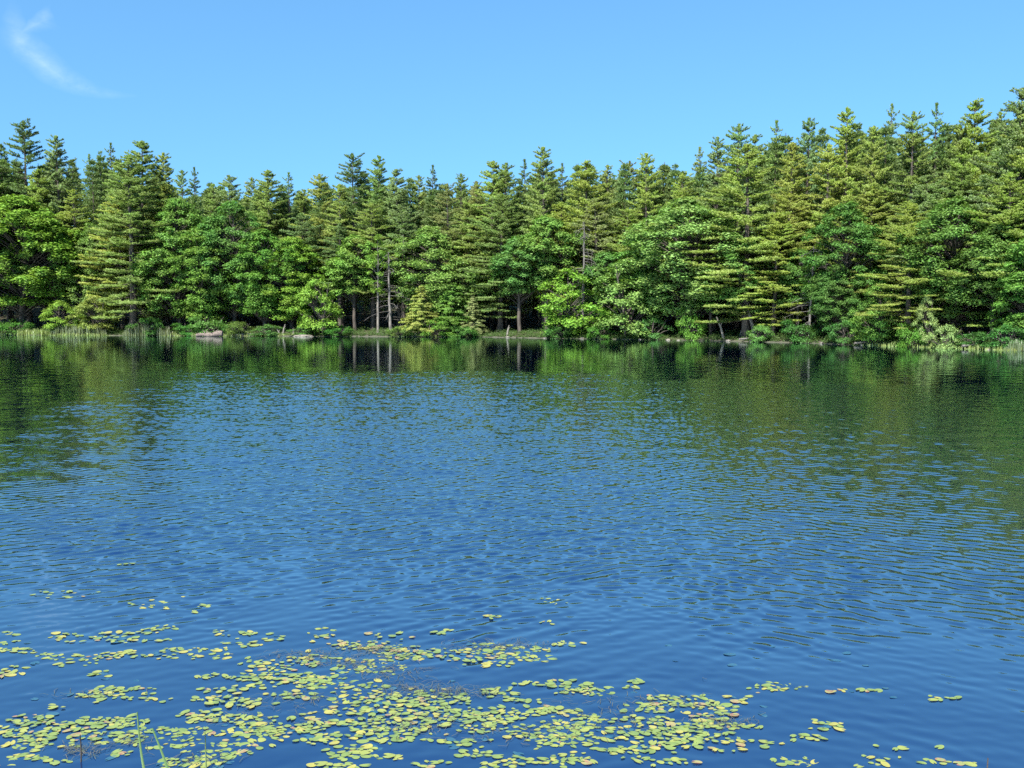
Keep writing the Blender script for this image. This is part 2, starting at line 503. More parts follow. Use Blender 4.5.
def build_pine(seed, H=22.0, base=0.2, Lmax=3.6, dens=1.0, droop=0.0, pw=0.64, layer=0.62, gaps=0.12, plume=1.0):
    """white pine: trunk with tiers of long, flat, up-curving needle plates"""
    r = np.random.default_rng(seed)
    gt, gc = Geo(), Geo()
    tp = trunk_pts(H * 0.985, r, 0.05, 0.08)
    tr = 0.24 * (1 - np.linspace(0, 1, len(tp))) ** 0.85 + 0.02
    tr[0] *= 1.35
    gt.tube(tp, tr, 9)
    z = H * base
    at = lambda zz: np.array([np.interp(zz, tp[:, 2], tp[:, 0]), np.interp(zz, tp[:, 2], tp[:, 1]), zz])
    side_bias = r.random() * 6.28
    while z < H - 0.25:
        uu = max(0.0, (z / H - base) / (1 - base))
        env = Lmax * min(1.0, 0.55 + 1.6 * uu) * (1 - uu) ** pw + 0.26
        env *= 1 + 0.13 * math.sin(z * 1.7 + seed)
        nb = r.integers(4, 7) if uu < 0.75 else r.integers(5, 8)
        a0 = r.random() * 6.28
        for k in range(nb):
            if r.random() < gaps * (1 if uu < 0.8 else 0.6): continue
            az = a0 + k * 6.28 / nb + r.normal() * 0.25
            L = env * (0.62 - 0.22 * uu + (0.6 + 0.3 * uu) * r.random()) * (1 + 0.15 * math.cos(az - side_bias))
            el = (0.02 - droop) * (1 - uu) + 0.42 * uu ** 2.5 + r.normal() * 0.15
            p0 = at(min(H - 0.1, z + r.normal() * 0.34))
            h = np.array([math.cos(az), math.sin(az), 0]); lat = np.array([-h[1], h[0], 0])
            t = np.linspace(0, 1, 5)[:, None]
            curve = lambda t: p0 + h * L * t * math.cos(el) + np.array([0, 0, 1]) * L * (math.sin(el) * t - 0.10 * t * (1 - uu) + 0.16 * t ** 2.2)
            gt.tube(curve(t), np.linspace(0.045 * (1 - 0.6 * uu), 0.012, 5), 4)
            n = int((8 + 34 * L * (0.35 + 0.25 * L)) * dens * (0.8 + 0.4 * r.random()))
            tt = (0.24 + 0.78 * r.random(n) ** 0.75)[:, None]
            wdt = (0.10 - 0.05 * uu + 0.30 * L * np.clip(tt - 0.12, 0, 1) * (1.25 - tt * 0.75))
            la = r.normal(size=(n, 1)) * 0.55
            # twigs gather on a few sprays
            la = np.where(r.random((n, 1)) < 0.7, np.round(la * 2.5) / 2.5 + r.normal(size=(n, 1)) * 0.06, la)
            P = curve(tt - np.abs(la) * 0.12) + lat * la * wdt
            P[:, 2] += np.abs(r.normal(size=n)) * 0.07 + 0.05 * L * la[:, 0] ** 2 * 0.3
            D = h * 0.75 + lat * la * 0.7 + np.array([0, 0, 0.75 * plume + 0.4 * uu])
            needles(P, D, 0.25 - 0.11 * uu ** 2, 0.046, 8, gc, r)
        # bare dead twigs low down
        z += layer * (0.65 + 0.7 * r.random()) * (1 - 0.42 * uu - 0.2 * uu ** 3)
    zz = H * 0.06
    while zz < H * base + 2.5:
        az = r.random() * 6.28; L = 0.5 + 1.6 * r.random()
        p0 = at(zz)
        e = p0 + np.array([math.cos(az) * L, math.sin(az) * L, -0.15 * L + 0.1 * r.normal()])
        gt.tube(np.stack([p0, (p0 + e) / 2 + [0, 0, 0.06], e]), [0.025, 0.016, 0.006], 4)
        zz += 0.25 + 0.4 * r.random()
    n = 60
    P = at(H) + np.clip(r.normal(size=(n, 3)), -1.5, 0.6) * [0.07, 0.07, 0.3]
    needles(P, np.tile([0, 0, 1.2], (n, 1)), 0.3, 0.06, 3, gc, r)
    return gt.mesh('pine_trunk', M_BARK, True), gc.mesh('pine_crown', M_NEEDLE)


def build_broad(seed, H=14.0, Wd=7.0, base=0.12, nclump=80, nleaf=420, leaf=0.2, flat=0.55, round_=0.9, bark=None, csize=1.0, trunks=1, lean=(0, 0)):
    """broad-leaved tree: limbs carrying layered leaf sprays round an uneven ovoid crown"""
    r = np.random.default_rng(seed)
    gt, gc = Geo(), Geo()
    tps = []
    for k in range(trunks):
        a = 6.28 * k / trunks + r.random()
        tp = trunk_pts(H * 0.9, r, 0.1, 0.12)
        sp = 0 if trunks == 1 else 0.9
        tt = np.linspace(0, 1, len(tp))
        tp[:, 0] += sp * math.cos(a) * (0.2 + tt * 1.2) + lean[0] * tt
        tp[:, 1] += sp * math.sin(a) * (0.2 + tt * 1.2) + lean[1] * tt
        gt.tube(tp, (0.0135 * H / trunks ** 0.5) * (1 - tt) ** 0.8 + 0.015, 8)
        tps.append(tp)
    zc0, zc1 = H * base, H
    cen = []
    tries = 0
    lob = [(r.random() * 6.28, r.random(), 0.8 + 0.5 * r.random()) for _ in range(7)]
    while len(cen) < nclump and tries < 20000:
        tries += 1
        uu = r.random()
        env = (math.sin(math.pi * min(1, (uu * 0.80 + 0.16))) ** round_)
        if uu > 0.85: env *= math.sqrt(max(0.03, (1.04 - uu) / 0.19))
        az = r.random() * 6.28
        f = 1.0
        for la, lu, ls in lob:
            f += 0.16 * ls * math.cos(az - la) * math.cos(3.5 * (uu - lu))
        rad = Wd * 0.5 * env * f * (0.35 + 0.65 * r.random() ** 0.45)
        c = np.array([math.cos(az) * rad, math.sin(az) * rad, zc0 + (zc1 - zc0) * uu * 0.97])
        c[:2] += np.array(lean) * c[2] / H
        s = csize * (0.45 + 0.5 * r.random()) * (1 - 0.35 * uu)
        if any(np.linalg.norm((c - q) * [1, 1, 1.5]) < 0.62 * (s + t_) for q, t_ in cen): continue
        cen.append((c, s))
    for c, s in cen:
        tp = tps[r.integers(len(tps))]
        hz = math.hypot(c[0] - np.interp(c[2], tp[:, 2], tp[:, 0]), c[1] - np.interp(c[2], tp[:, 2], tp[:, 1]))
        z0 = max(H * 0.08, c[2] - 0.75 * hz - 0.3)
        p0 = np.array([np.interp(z0, tp[:, 2], tp[:, 0]), np.interp(z0, tp[:, 2], tp[:, 1]), z0])
        m = (p0 * 0.5 + c * 0.5) + [0, 0, 0.12 * hz]
        gt.tube(np.stack([p0, m, c]), [0.02 + 0.012 * hz, 0.018 + 0.006 * hz, 0.012], 5)
        n = int(nleaf * (s / (0.7 * csize)) ** 2)
        out = unit(np.array([c[0] - np.interp(c[2], tp[:, 2], tp[:, 0]), c[1] - np.interp(c[2], tp[:, 2], tp[:, 1]), 0.15]))
        d = unit(r.normal(size=(n, 3)))
        rr = (0.35 + 0.65 * r.random(n) ** 0.5)[:, None]
        P = c + d * rr * s * [1.15, 1.15, flat] * (1 + 0.35 * np.sin(d[:, :1] * 5 + s * 40) * np.cos(d[:, 1:2] * 4 + s * 17)) + r.normal(size=(n, 3)) * 0.10
        # plates dip a little outward
        P[:, 2] -= 0.22 * ((P - c) @ out)
        keep = (d[:, 2] > -0.35) | (r.random(n) < 0.45)
        P, d = P[keep], d[keep]
        N = d * 0.5 + out * 0.35 + np.array([0, 0, 0.8]) + r.normal(size=P.shape) * 0.45
        leaves(P, N, leaf, gc, r, unit(d * 0.55 + out * 0.35 + [0, 0, 0.3]) + r.normal(size=P.shape) * 0.48)
    return gt.mesh('broad_trunk', bark or M_BARK, True), gc.mesh('broad_crown', M_LEAF)


def build_fir(seed, H=5.5, Wd=2.2):
    """young hemlock: cone of short slanting sprays"""
    r = np.random.default_rng(seed)
    gt, gc = Geo(), Geo()
    tp = trunk_pts(H, r, 0.02, 0.02, 8)
    gt.tube(tp, np.linspace(0.07, 0.01, 8), 7)
    z = 0.35
    while z < H - 0.1:
        uu = z / H
        for k in range(6):
            az = r.random() * 6.28; L = Wd * (1 - uu) ** 0.85 * (0.6 + 0.5 * r.random()) + 0.12
            h = np.array([math.cos(az), math.sin(az), 0]); lat = np.array([-h[1], h[0], 0])
            p0 = np.array([0, 0, z])
            cv = lambda t: p0 + h * L * t + np.array([0, 0, 1]) * L * (0.42 * t - 0.38 * t * t)
            gt.tube(cv(np.linspace(0, 1, 4)[:, None]), [0.02, 0.014, 0.01, 0.005], 4)
            n = int(30 + 80 * L)
            t = (0.12 + 0.9 * r.random(n))[:, None]
            la = r.normal(size=(n, 1)) * 0.5
            P = cv(t) + lat * la * 0.22 * L * (1.3 - t) + r.normal(size=(n, 3)) * 0.02
            needles(P, h * 0.9 + lat * la + np.array([0, 0, 0.1]), 0.17, 0.05, 3, gc, r)
        z += 0.28 * (0.8 + 0.4 * r.random())
    return gt.mesh('fir_trunk', M_BARK, True), gc.mesh('fir_crown', M_NEEDLE)


def build_dead(seed, H=11.0, pale=True, foliage=False):
    r = np.random.default_rng(seed)
    gt = Geo()
    tp = trunk_pts(H, r, 0.06, 0.07)
    gt.tube(tp, 0.10 * (1 - np.linspace(0, 1, len(tp))) ** 0.7 + 0.02, 8)
    z = H * 0.18
    while z < H:
        az = r.random() * 6.28; L = (0.7 + 2.0 * r.random()) * (1.1 - 0.6 * z / H)
        p0 = np.array([np.interp(z, tp[:, 2], tp[:, 0]), np.interp(z, tp[:, 2], tp[:, 1]), z])
        h = np.array([math.cos(az), math.sin(az), 0])
        pts = np.stack([p0, p0 + h * L * 0.5 + [0, 0, -0.08 * L], p0 + h * L + [0, 0, -0.38 * L]])
        gt.tube(pts, [0.034, 0.022, 0.008], 4)
        for q in range(5):
            t = 0.3 + 0.7 * r.random(); b = pts[0] * (1 - t) + pts[2] * t
            gt.tube(np.stack([b, b + r.normal(size=3) * 0.22 + [0, 0, -0.25]]), [0.012, 0.005], 3)
        z += 0.16 + 0.22 * r.random()
    return gt.mesh('dead_trunk', M_GREYBARK, True), None


PINES = [build_pine(1, 22, 0.16, 3.8, 1.0),
         build_pine(2, 22, 0.30, 3.2, 0.95, gaps=0.2),
         build_pine(3, 22, 0.24, 3.6, 0.9, pw=0.56, gaps=0.22, layer=0.7),
         build_pine(4, 22, 0.38, 2.8, 0.9, gaps=0.25, layer=0.72),
         build_pine(5, 22, 0.14, 4.2, 1.15, droop=0.10, layer=0.6, gaps=0.2),      # full to the ground
         build_pine(6, 22, 0.10, 4.4, 1.1, droop=0.14, layer=0.66, gaps=0.25, plume=0.8),
         build_pine(8, 22, 0.45, 2.5, 0.75, pw=0.7, gaps=0.3, layer=0.8)]          # thin, sparse top
HIGH = 5      # index of the high-crowned form
BROADS = [build_broad(21, 14, 7.2, 0.20, 190, 430, leaf=0.145, flat=0.8, csize=0.72),
          build_broad(22, 14, 6.6, 0.14, 180, 430, leaf=0.145, flat=0.7, csize=0.72),
          build_broad(23, 14, 7.6, 0.17, 215, 430, leaf=0.15, flat=0.8, csize=0.75),
          build_broad(24, 14, 6.0, 0.12, 180, 400, leaf=0.14, flat=0.85, csize=0.68, round_=0.7),
          build_broad(25, 14, 7.0, 0.14, 170, 300, leaf=0.14, flat=0.9, csize=0.75),
          build_broad(26, 14, 6.6, 0.40, 110, 400, leaf=0.18, flat=0.75, csize=0.8)]
ROUND = [build_broad(31, 6, 4.4, 0.05, 60, 330, leaf=0.15, csize=0.7, trunks=2),
         build_broad(32, 6, 4.8, 0.08, 60, 330, leaf=0.15, csize=0.75, trunks=1)]
BUSH = [build_broad(41, 2.0, 2.8, 0.02, 34, 260, leaf=0.10, csize=0.42, trunks=4, round_=0.6),
        build_broad(42, 2.0, 3.2, 0.02, 34, 260, leaf=0.11, csize=0.45, trunks=5, round_=0.6)]
FIRS = [build_fir(51), build_fir(52, 5.5, 2.5)]
DEAD = [build_dead(61), build_dead(62)]
BIRCH = [build_broad(71, 14, 3.0, 0.42, 30, 200, leaf=0.16, csize=0.7, bark=M_PALEBARK)]
LEAN = [build_broad(81, 14, 5.0, 0.30, 44, 300, leaf=0.18, csize=0.85, bark=M_GREYBARK, lean=(-2.6, -1.2))]
KIND = dict(P=(PINES, 22, 'pine_tree', 'pine tree', 3.6 * 2), M=(BROADS, 14, 'broadleaf_tree', 'tree', 7),
            R=(ROUND, 6, 'young_tree', 'tree', 4.6), B=(BUSH, 2, 'bush', 'bush', 3),
            F=(FIRS, 5.5, 'young_fir', 'fir tree', 4.6), D=(DEAD, 11, 'dead_tree', 'dead tree', 3.4),
            S=(BIRCH, 14, 'birch_tree', 'birch', 3), L=(LEAN, 14, 'leaning_tree', 'tree', 5))
GROUP = dict(P='tall white pines of the far shore', M='broad-leaved trees of the far shore', R='young trees at the far water edge',
             B='bushes at the far water edge', F='young firs at the far water edge', D='bare dead trees of the far shore')

HUE = dict(pine=(0.180, 0.245, 0.080), pineY=(0.235, 0.295, 0.078), pineD=(0.110, 0.160, 0.060), pineG=(0.160, 0.230, 0.098), pineB=(0.205, 0.225, 0.095),
           leaf=(0.105, 0.212, 0.036), leafY=(0.145, 0.255, 0.034), leafB=(0.088, 0.185, 0.040), leafP=(0.140, 0.245, 0.058), leafG=(0.118, 0.228, 0.042),
           pale=(0.24, 0.31, 0.10), fern=(0.18, 0.22, 0.05))
HUE = {k_: tuple(1.13 * q_ for q_ in v_) for k_, v_ in HUE.items()}
first = {}
count = {}


def place(kind, px, top, depth, width, hue, label, var=None, rot=None, dz=0.0):
    variants, H0, nm, cat, W0 = KIND[kind]
    key = (kind, )
    i = count.get(kind, 0); count[kind] = i + 1
    vi = var if var is not None else i % len(variants)
    if kind in 'PML' and depth < 9: depth += (0.26 if kind == 'P' else 0.27) * min(9.0, width * 1.3 / F * shore_d(px))
    d = shore_d(px) + depth
    rx, ry, rz = ray(px, top)
    x = rx / ry * d
    ztop = CAMH + rz / ry * d
    zb = float(terrain(x, d)) - 0.05 + dz
    Ht = max(0.5, ztop - zb)
    wd = width / F * d * (1.5 if kind == 'P' else 1.3 if kind == 'M' else 1.12)
    s = Ht / H0
    k = min(max(wd / W0, s * 0.55), s * 1.9)
    root = bpy.data.objects.new(nm, None)
    COL.objects.link(root)
    root.location = (x, d, zb)
    root.scale = (k, k, s)
    root.rotation_euler = (0, 0, rnd.random() * 6.28 if rot is None else rot)
    tag(root, label, cat, GROUP.get(kind))
    tk, cr = variants[vi]
    t = ob('trunk', tk, root)
    if cr is not None:
        c = ob('crown', cr, root)
        j = [1 + rnd.uniform(-0.10, 0.10) for _ in range(3)]
        v = (1 + rnd.uniform(-0.1, 0.1)) * (0.8 if kind == 'B' and hue != 'pale' else 1)
        j[0] *= v / 1.0 if kind == 'B' else 1
        c.color = (HUE[hue][0] * j[0] * v, HUE[hue][1] * v, HUE[hue][2] * j[2] * v, 1)
    return root


T = [
    # --- skyline pines, left to right:  kind px top depth width hue label variant
    ('P', -14, 150, 9, 60, 'pine', 'green pine cut by the left edge of the photo', 0),
    ('P', 3, 148, 14, 44, 'pineD', 'thin pine top at the very left edge, behind the tall dark pine', 1),
    ('P', 22, 124, 12, 52, 'pineD', 'tall dark pine with bare trunk showing, highest at the left end', 2),
    ('P', 58, 139, 12, 46, 'pineG', 'feathery pine just right of the tallest left-hand pine', 1),
    ('P', 40, 172, 8, 44, 'pineY', 'yellowish pine filling the gap below the two tall left pines', 0),
    ('P', 90, 157, 16, 32, 'pineG', 'narrow pine spire left of the gap of sky', 6),
    ('P', 76, 192, 8, 46, 'pineY', 'shorter pine of dull yellow-green below the sky notch on the left', 3),
    ('P', 112, 146, 18, 32, 'pineD', 'sparse bare-branched pine top poking above the big left pine', 6),
    ('P', 139, 144, 10, 58, 'pine', 'dense blunt-topped pine behind the big tiered left pine', 0),
    ('P', 163, 156, 13, 40, 'pineY', 'pine with a yellow-brown tip right of the blunt-topped pine', 1),
    ('P', 181, 173, 12, 34, 'pine', 'small rounded pine top left of a thin dark spire', 3),
    ('P', 194, 170, 17, 30, 'pineD', 'thin dark pine spire where the skyline dips on the left', 6),
    ('P', 212, 186, 14, 40, 'pine', 'low pine in the lowest dip of the left skyline', 1),
    ('P', 231, 178, 12, 42, 'pineG', 'soft green pine right of the skyline dip', 2),
    ('P', 250, 180, 16, 34, 'pine', 'narrow pine between the soft green pine and the broad one', 3),
    ('P', 267, 173, 11, 46, 'pine', 'broad-shouldered pine above the dark maple pair', 0),
    ('P', 290, 175, 13, 34, 'pineG', 'slender pine with open whorls and trunk showing, left of centre', 6),
    ('P', 306, 192, 17, 38, 'pine', 'low pine in the gap right of the slender open one', 1),
    ('P', 320, 177, 12, 40, 'pineY', 'golden-tinged pine left of the twin tall tops', 2),
    ('P', 340, 186, 9, 40, 'pineY', 'pine with rusty yellow mid crown below the twin tops', 3),
    ('P', 353, 156, 12, 44, 'pineD', 'tallest crooked-topped pine of the twin tops left of centre', 2),
    ('P', 381, 159, 13, 42, 'pine', 'right-hand pine of the twin tops, leaning tip', 1),
    ('P', 398, 172, 11, 40, 'pineG', 'bushy pine right of the twin tops', 0),
    ('P', 417, 178, 16, 38, 'pine', 'dull pine between the bushy pine and the thin spire', 3),
    ('P', 433, 168, 15, 32, 'pineD', 'thin dark spire standing above the pale grey-green tree', 6),
    ('P', 447, 186, 10, 40, 'pineB', 'brownish thinning pine above the pale grey-green tree', 2),
    ('P', 461, 176, 15, 34, 'pine', 'small pine top in the dip left of centre', 1),
    ('P', 476, 184, 12, 38, 'pineB', 'brown-tinged pine left of the broad centre pines', 3),
    ('P', 491, 164, 10, 48, 'pineY', 'broad yellow-green pine left of the photo centre', 0),
    ('P', 507, 166, 12, 40, 'pine', 'round-topped pine at the very centre of the skyline', 2),
    ('P', 524, 162, 17, 36, 'pineD', 'bare twiggy pine top left of the sharp spire', 6),
    ('P', 545, 150, 11, 50, 'pine', 'sharp spire, highest pine of the centre skyline', 1),
    ('P', 562, 166, 16, 30, 'pineD', 'thin dark pine tip right behind the sharp centre spire', 6),
    ('P', 588, 164, 10, 54, 'pineY', 'wide yellow-green pine right of the sharp centre spire', 0),
    ('P', 608, 168, 14, 38, 'pine', 'pine with grey bare branches right of the wide yellow-green one', 3),
    ('P', 628, 164, 13, 38, 'pineB', 'thinning brownish pine with its trunk showing against the sky', 2),
    ('P', 647, 156, 11, 46, 'pineY', 'twin-tipped yellowish pine above the large light green maple', 1),
    ('P', 665, 170, 15, 40, 'pine', 'pine top sloping down right of the twin-tipped one', 0),
    ('P', 684, 176, 10, 40, 'pineY', 'low yellowish pine where the skyline starts to climb to the right', 2),
    ('P', 700, 150, 13, 40, 'pine', 'first step of the climbing skyline, spiky pine', 6),
    ('P', 719, 140, 12, 42, 'pineG', 'green pine one step below the first high pine group', 1),
    ('P', 740, 128, 11, 50, 'pineG', 'tall pine crowning the first high group right of centre', 2),
    ('P', 757, 138, 15, 40, 'pine', 'pine just right of the first high group top', 0),
    ('P', 778, 124, 14, 42, 'pine', 'pine with a forked open tip, second high group', 6),
    ('P', 792, 146, 8, 46, 'pineY', 'yellow-green pine filling below the forked open tip', 0),
    ('P', 808, 122, 13, 42, 'pineG', 'dark narrow pine tip with flat whorls right of the forked one', 1),
    ('P', 829, 148, 10, 50, 'pineY', 'rounded yellow-green pine in the notch of the right skyline', 2),
    ('P', 850, 112, 12, 52, 'pineY', 'pine with flat feathery tip left of the three blue-green tips', 1),
    ('P', 872, 130, 9, 46, 'pineY', 'broad yellow-green pine below the three blue-green tips', 0),
    ('P', 891, 108, 15, 40, 'pineG', 'left blue-green pine tip of three on the right skyline', 6),
    ('P', 914, 116, 11, 48, 'pine', 'middle full green pine of the right skyline', 2),
    ('P', 938, 107, 15, 42, 'pineG', 'airy blue-green pine tip with long horizontal arms', 6),
    ('P', 958, 128, 10, 46, 'pine', 'lower pine right of the airy blue-green tip', 1),
    ('P', 978, 104, 11, 56, 'pineY', 'fan-shaped yellowish pine left of the highest right pine', 0),
    ('P', 1000, 116, 14, 40, 'pine', 'pine between the fan-shaped one and the highest right pine', 3),
    ('P', 1020, 92, 9, 66, 'pineG', 'highest pine of all, at the right edge', 0),
    ('P', 1050, 96, 8, 70, 'pineY', 'pine cut by the right edge of the photo', 4),
    # --- second row pines under the skyline
    ('P', 120, 196, 6, 60, 'pineY', 'mid-height pine behind the big tiered left pine', 0),
    ('P', 300, 215, 6, 52, 'pineG', 'mid-height pine behind the small bright round tree', 1),
    ('P', 338, 225, 5, 44, 'pineD', 'shaded pine with grey inner twigs behind the bright hanging maple', 3),
    ('P', 372, 205, 6, 50, 'pine', 'mid-height pine above the two pale trunks', 2),
    ('P', 402, 212, 7, 48, 'pineG', 'grey-green pine hanging over the bare grey trunk', 3),
    ('P', 470, 205, 6, 56, 'pine', 'mid-height pine right of the pale grey-green tree', 0),
    ('P', 500, 196, 3.5, 70, 'pine', 'pine sweeping down to the dark hollow left of centre', 4),
    ('P', 560, 205, 6, 60, 'pineY', 'mid-height pine behind the bright green centre maples', 1),
    ('P', 598, 200, 5, 64, 'pineB', 'pine showing grey bare branches and trunk in mid crown', 3),
    ('P', 628, 210, 7, 50, 'pineY', 'mid-height pine left of the large light green maple', 2),
    ('P', 716, 190, 6, 60, 'pine', 'mid-height pine right of the large light green maple', 5),
    ('P', 790, 196, 5, 62, 'pineY', 'mid-height pine of drooping plumes behind the bare pale trunk', 5),
    ('P', 825, 205, 7, 60, 'pine', 'mid-height pine left of the bluish maple', 4),
    ('P', 872, 190, 6, 64, 'pineY', 'mid-height pine between bluish maple and front yellow plumes', 5),
    ('P', 930, 178, 8, 66, 'pineG', 'soft blue-green pine above the dark bluish maple', 0),
    ('P', 965, 170, 7, 64, 'pine', 'mid-height green pine above the right maple', 1),
    ('P', 1010, 176, 4, 70, 'pineY', 'front tiered pine at the right edge', 5),
    # --- front row pines
    ('P', 128, 158, 0.6, 84, 'pine', 'big front pine in clear tiers with a shaded underside, reaching the left water edge', 5),
    ('P', 750, 148, 0.6, 78, 'pineY', 'big front pine with bright yellow-green plumes right of the large maple', 5),
    ('P', 775, 215, 1, 60, 'pineY', 'lower front pine with hanging yellow plumes over the water', 4),
    ('P', 912, 205, 0.3, 62, 'pineY', 'front pine of stacked golden plumes left of the dark bluish maple', 4),
    # --- broad-leaved trees
    ('M', -30, 200, 3, 90, 'leafG', 'green tree cut by the left edge of the photo', 1),
    ('M', 18, 192, 3, 92, 'leafY', 'large yellow-green tree at the left edge above the reeds', 0),
    ('M', 52, 222, 5, 60, 'leafG', 'tree with two dark stems right of the large left yellow-green one', HIGH),
    ('M', 90, 220, 7, 44, 'leafP', 'soft pale green tree between the left tree and the big tiered pine', 4),
    ('M', 176, 194, 3, 66, 'leafG', 'tall cool green tree right of the big tiered pine', 1),
    ('M', 200, 226, 2.2, 64, 'leaf', 'green tree leaning over the low bush and driftwood', 3),
    ('M', 232, 198, 4, 62, 'leafB', 'dense dark green maple above the driftwood', 0),
    ('M', 262, 228, 2.5, 60, 'leaf', 'dark green maple right of the densest one', 2),
    ('M', 290, 234, 3, 58, 'leafY', 'fresh green tree with pale double stem left of the small round tree', 1),
    ('R', 320, 277, 0.6, 42, 'leafY', 'small bright round tree right by the water left of centre', 0),
    ('M', 354, 234, 3.4, 52, 'leafG', 'bright maple hanging over the black hollow left of the pale stem', HIGH),
    ('M', 432, 224, 4.5, 84, 'leafP', 'large soft grey-green tree left of centre', 4),
    ('M', 462, 262, 3, 60, 'leafP', 'lower pale green tree right of the grey-green one', 4),
    ('M', 520, 235, 3, 56, 'leafB', 'dark green tree over the deepest hollow at the centre', HIGH),
    ('M', 548, 214, 4, 66, 'leafG', 'green maple right of the dark centre hollow', HIGH),
    ('R', 570, 268, 2.0, 62, 'leafY', 'brightest yellow-green small tree at the centre shore', 1),
    ('M', 606, 250, 4, 50, 'leafB', 'shaded green tree between the brightest small tree and the pale one', HIGH),
    ('R', 628, 258, 1.8, 66, 'leafP', 'pale green small tree in front of the large maple', 0),
    ('M', 652, 228, 4, 70, 'leafG', 'left half green maple beside the largest light one', 0),
    ('M', 686, 196, 2.0, 104, 'leafP', 'largest light green maple right of centre', 2),
    ('M', 712, 262, 1.8, 46, 'leafG', 'low leafy tree whose bright branch hangs over the leaning trunks', HIGH),
    ('M', 800, 248, 3, 50, 'leafB', 'small shaded tree left of the bare pale trunk', HIGH),
    ('M', 848, 198, 3.0, 70, 'leafB', 'bluish green maple standing among yellow pines', 1),
    ('M', 838, 262, 1.8, 44, 'leafB', 'lower dark maple below the bluish one', 0),
    ('R', 880, 280, 1.5, 40, 'leafG', 'light green young tree left of the golden plumes foot', 1),
    ('M', 955, 196, 2.8, 84, 'leafB', 'large dark bluish maple on the right', 2),
    ('M', 996, 222, 2.4, 66, 'leafB', 'bluish green maple next to the right edge', HIGH),
    ('M', 1030, 240, 2.2, 60, 'leafG', 'yellow-green leafy tree cut by the right edge', 3),
    ('M', 1062, 200, 2.2, 90, 'leafG', 'broad tree just past the right edge', 1),
    # --- slim, leaning, dead
    ('S', 377, 232, 2.2, 19, 'leafY', 'slim pale birch stem with few leaves beside the black hollow', 0),
    ('D', 390, 252, 3.0, 44, 'pine', 'bare grey dead pine with hanging twigs left of centre', 0),
    ('D', 811, 246, 2.2, 36, 'pine', 'bare pale dead trunk with stubs on the right', 1),
    ('D', 583, 222, 4.0, 40, 'pine', 'grey dead trunk inside the brownish centre pine', 0),
    ('L', 742, 262, 1.2, 46, 'leaf', 'pale trunk leaning left over the water', 0),
    ('L', 757, 250, 1.6, 46, 'leafB', 'darker trunk leaning left behind the pale leaning one', 0),
    # --- young firs and bushes
    ('F', 421, 286, 1.0, 44, 'pineY', 'yellow-green young fir with slanting sprays beside the dead pine', 0),
    ('F', 452, 282, 1.4, 46, 'leafG', 'greener young fir right of the slanting one', 1),
    ('F', 473, 296, 1.0, 30, 'pineB', 'small young fir with rusty brown needles', 0),
    ('R', 97, 296, 1.6, 38, 'fern', 'small bright tree with flat sprays behind the left reeds', 0),
    ('R', 60, 300, 1.8, 32, 'leafY', 'low bright tree behind the reed bed at far left', 1),
    ('B', 208, 315, 0.9, 34, 'leafP', 'rounded pale bush behind the driftwood', 0),
    ('B', 238, 322, 0.9, 24, 'fern', 'low yellow-green bush right of the driftwood', 1),
    ('B', 186, 322, 0.9, 24, 'leaf', 'low green bush left of the rounded pale one', 0),
    ('B', 268, 325, 0.7, 26, 'leafP', 'low dull bush at the waterline left of the pale double stem', 1),
    ('B', 338, 325, 0.6, 30, 'leaf', 'low bush under the small bright round tree', 0),
    ('B', 305, 326, 0.5, 24, 'leafG', 'small bush behind the flat pale rock', 1),
    ('B', 403, 323, 0.5, 26, 'fern', 'small yellowish bush between dead pine and slanting fir', 0),
    ('B', 436, 320, 0.4, 30, 'leafY', 'bright low bush at the foot of the two young firs', 1),
    ('B', 462, 322, 0.4, 30, 'leafG', 'green low bush left of the black centre hollow', 0),
    ('B', 598, 326, 0.4, 24, 'leafY', 'tiny bright bush on the bank below the pale small tree', 1),
    ('B', 560, 322, 0.9, 28, 'leafB', 'dark low bush below the brightest small tree', 0),
    ('B', 652, 318, 1.2, 30, 'leafB', 'dark low bush below the largest maple', 1),
    ('B', 690, 305, 1.4, 26, 'leafY', 'yellow-green bush glowing under the largest maple', 0),
    ('B', 762, 326, 0.4, 26, 'leafP', 'pale bush at the root of the leaning trunks', 1),
    ('B', 800, 318, 1.2, 34, 'leafB', 'dark bush below the bare pale trunk', 0),
    ('B', 846, 322, 0.6, 34, 'leafB', 'dark bush below the bluish maple', 1),
    ('B', 912, 321, 0.5, 30, 'leafY', 'bright leafy bush left of the pale dome-shaped one', 0),
    ('B', 947, 326, -0.2, 28, 'pale', 'pale dome-shaped bush at the right waterline', 1),
    ('R', 929, 294, 0.6, 20, 'pale', 'pale grey-green little tree leaning above the dome-shaped bush', 0),
    ('B', 975, 330, 1.2, 34, 'leafB', 'dark bush right of the dome-shaped one', 0),
    ('B', 1008, 326, 1.2, 34, 'leafB', 'dark bush behind the reeds at the right edge', 1),
    ('B', 12, 318, 1.6, 34, 'leaf', 'dark green bush behind the reeds at the left edge', 0),
    ('B', 150, 318, 1.4, 30, 'leafB', 'dark bush beside the second clump of reeds', 1),
]
for row in T:
    place(*row)

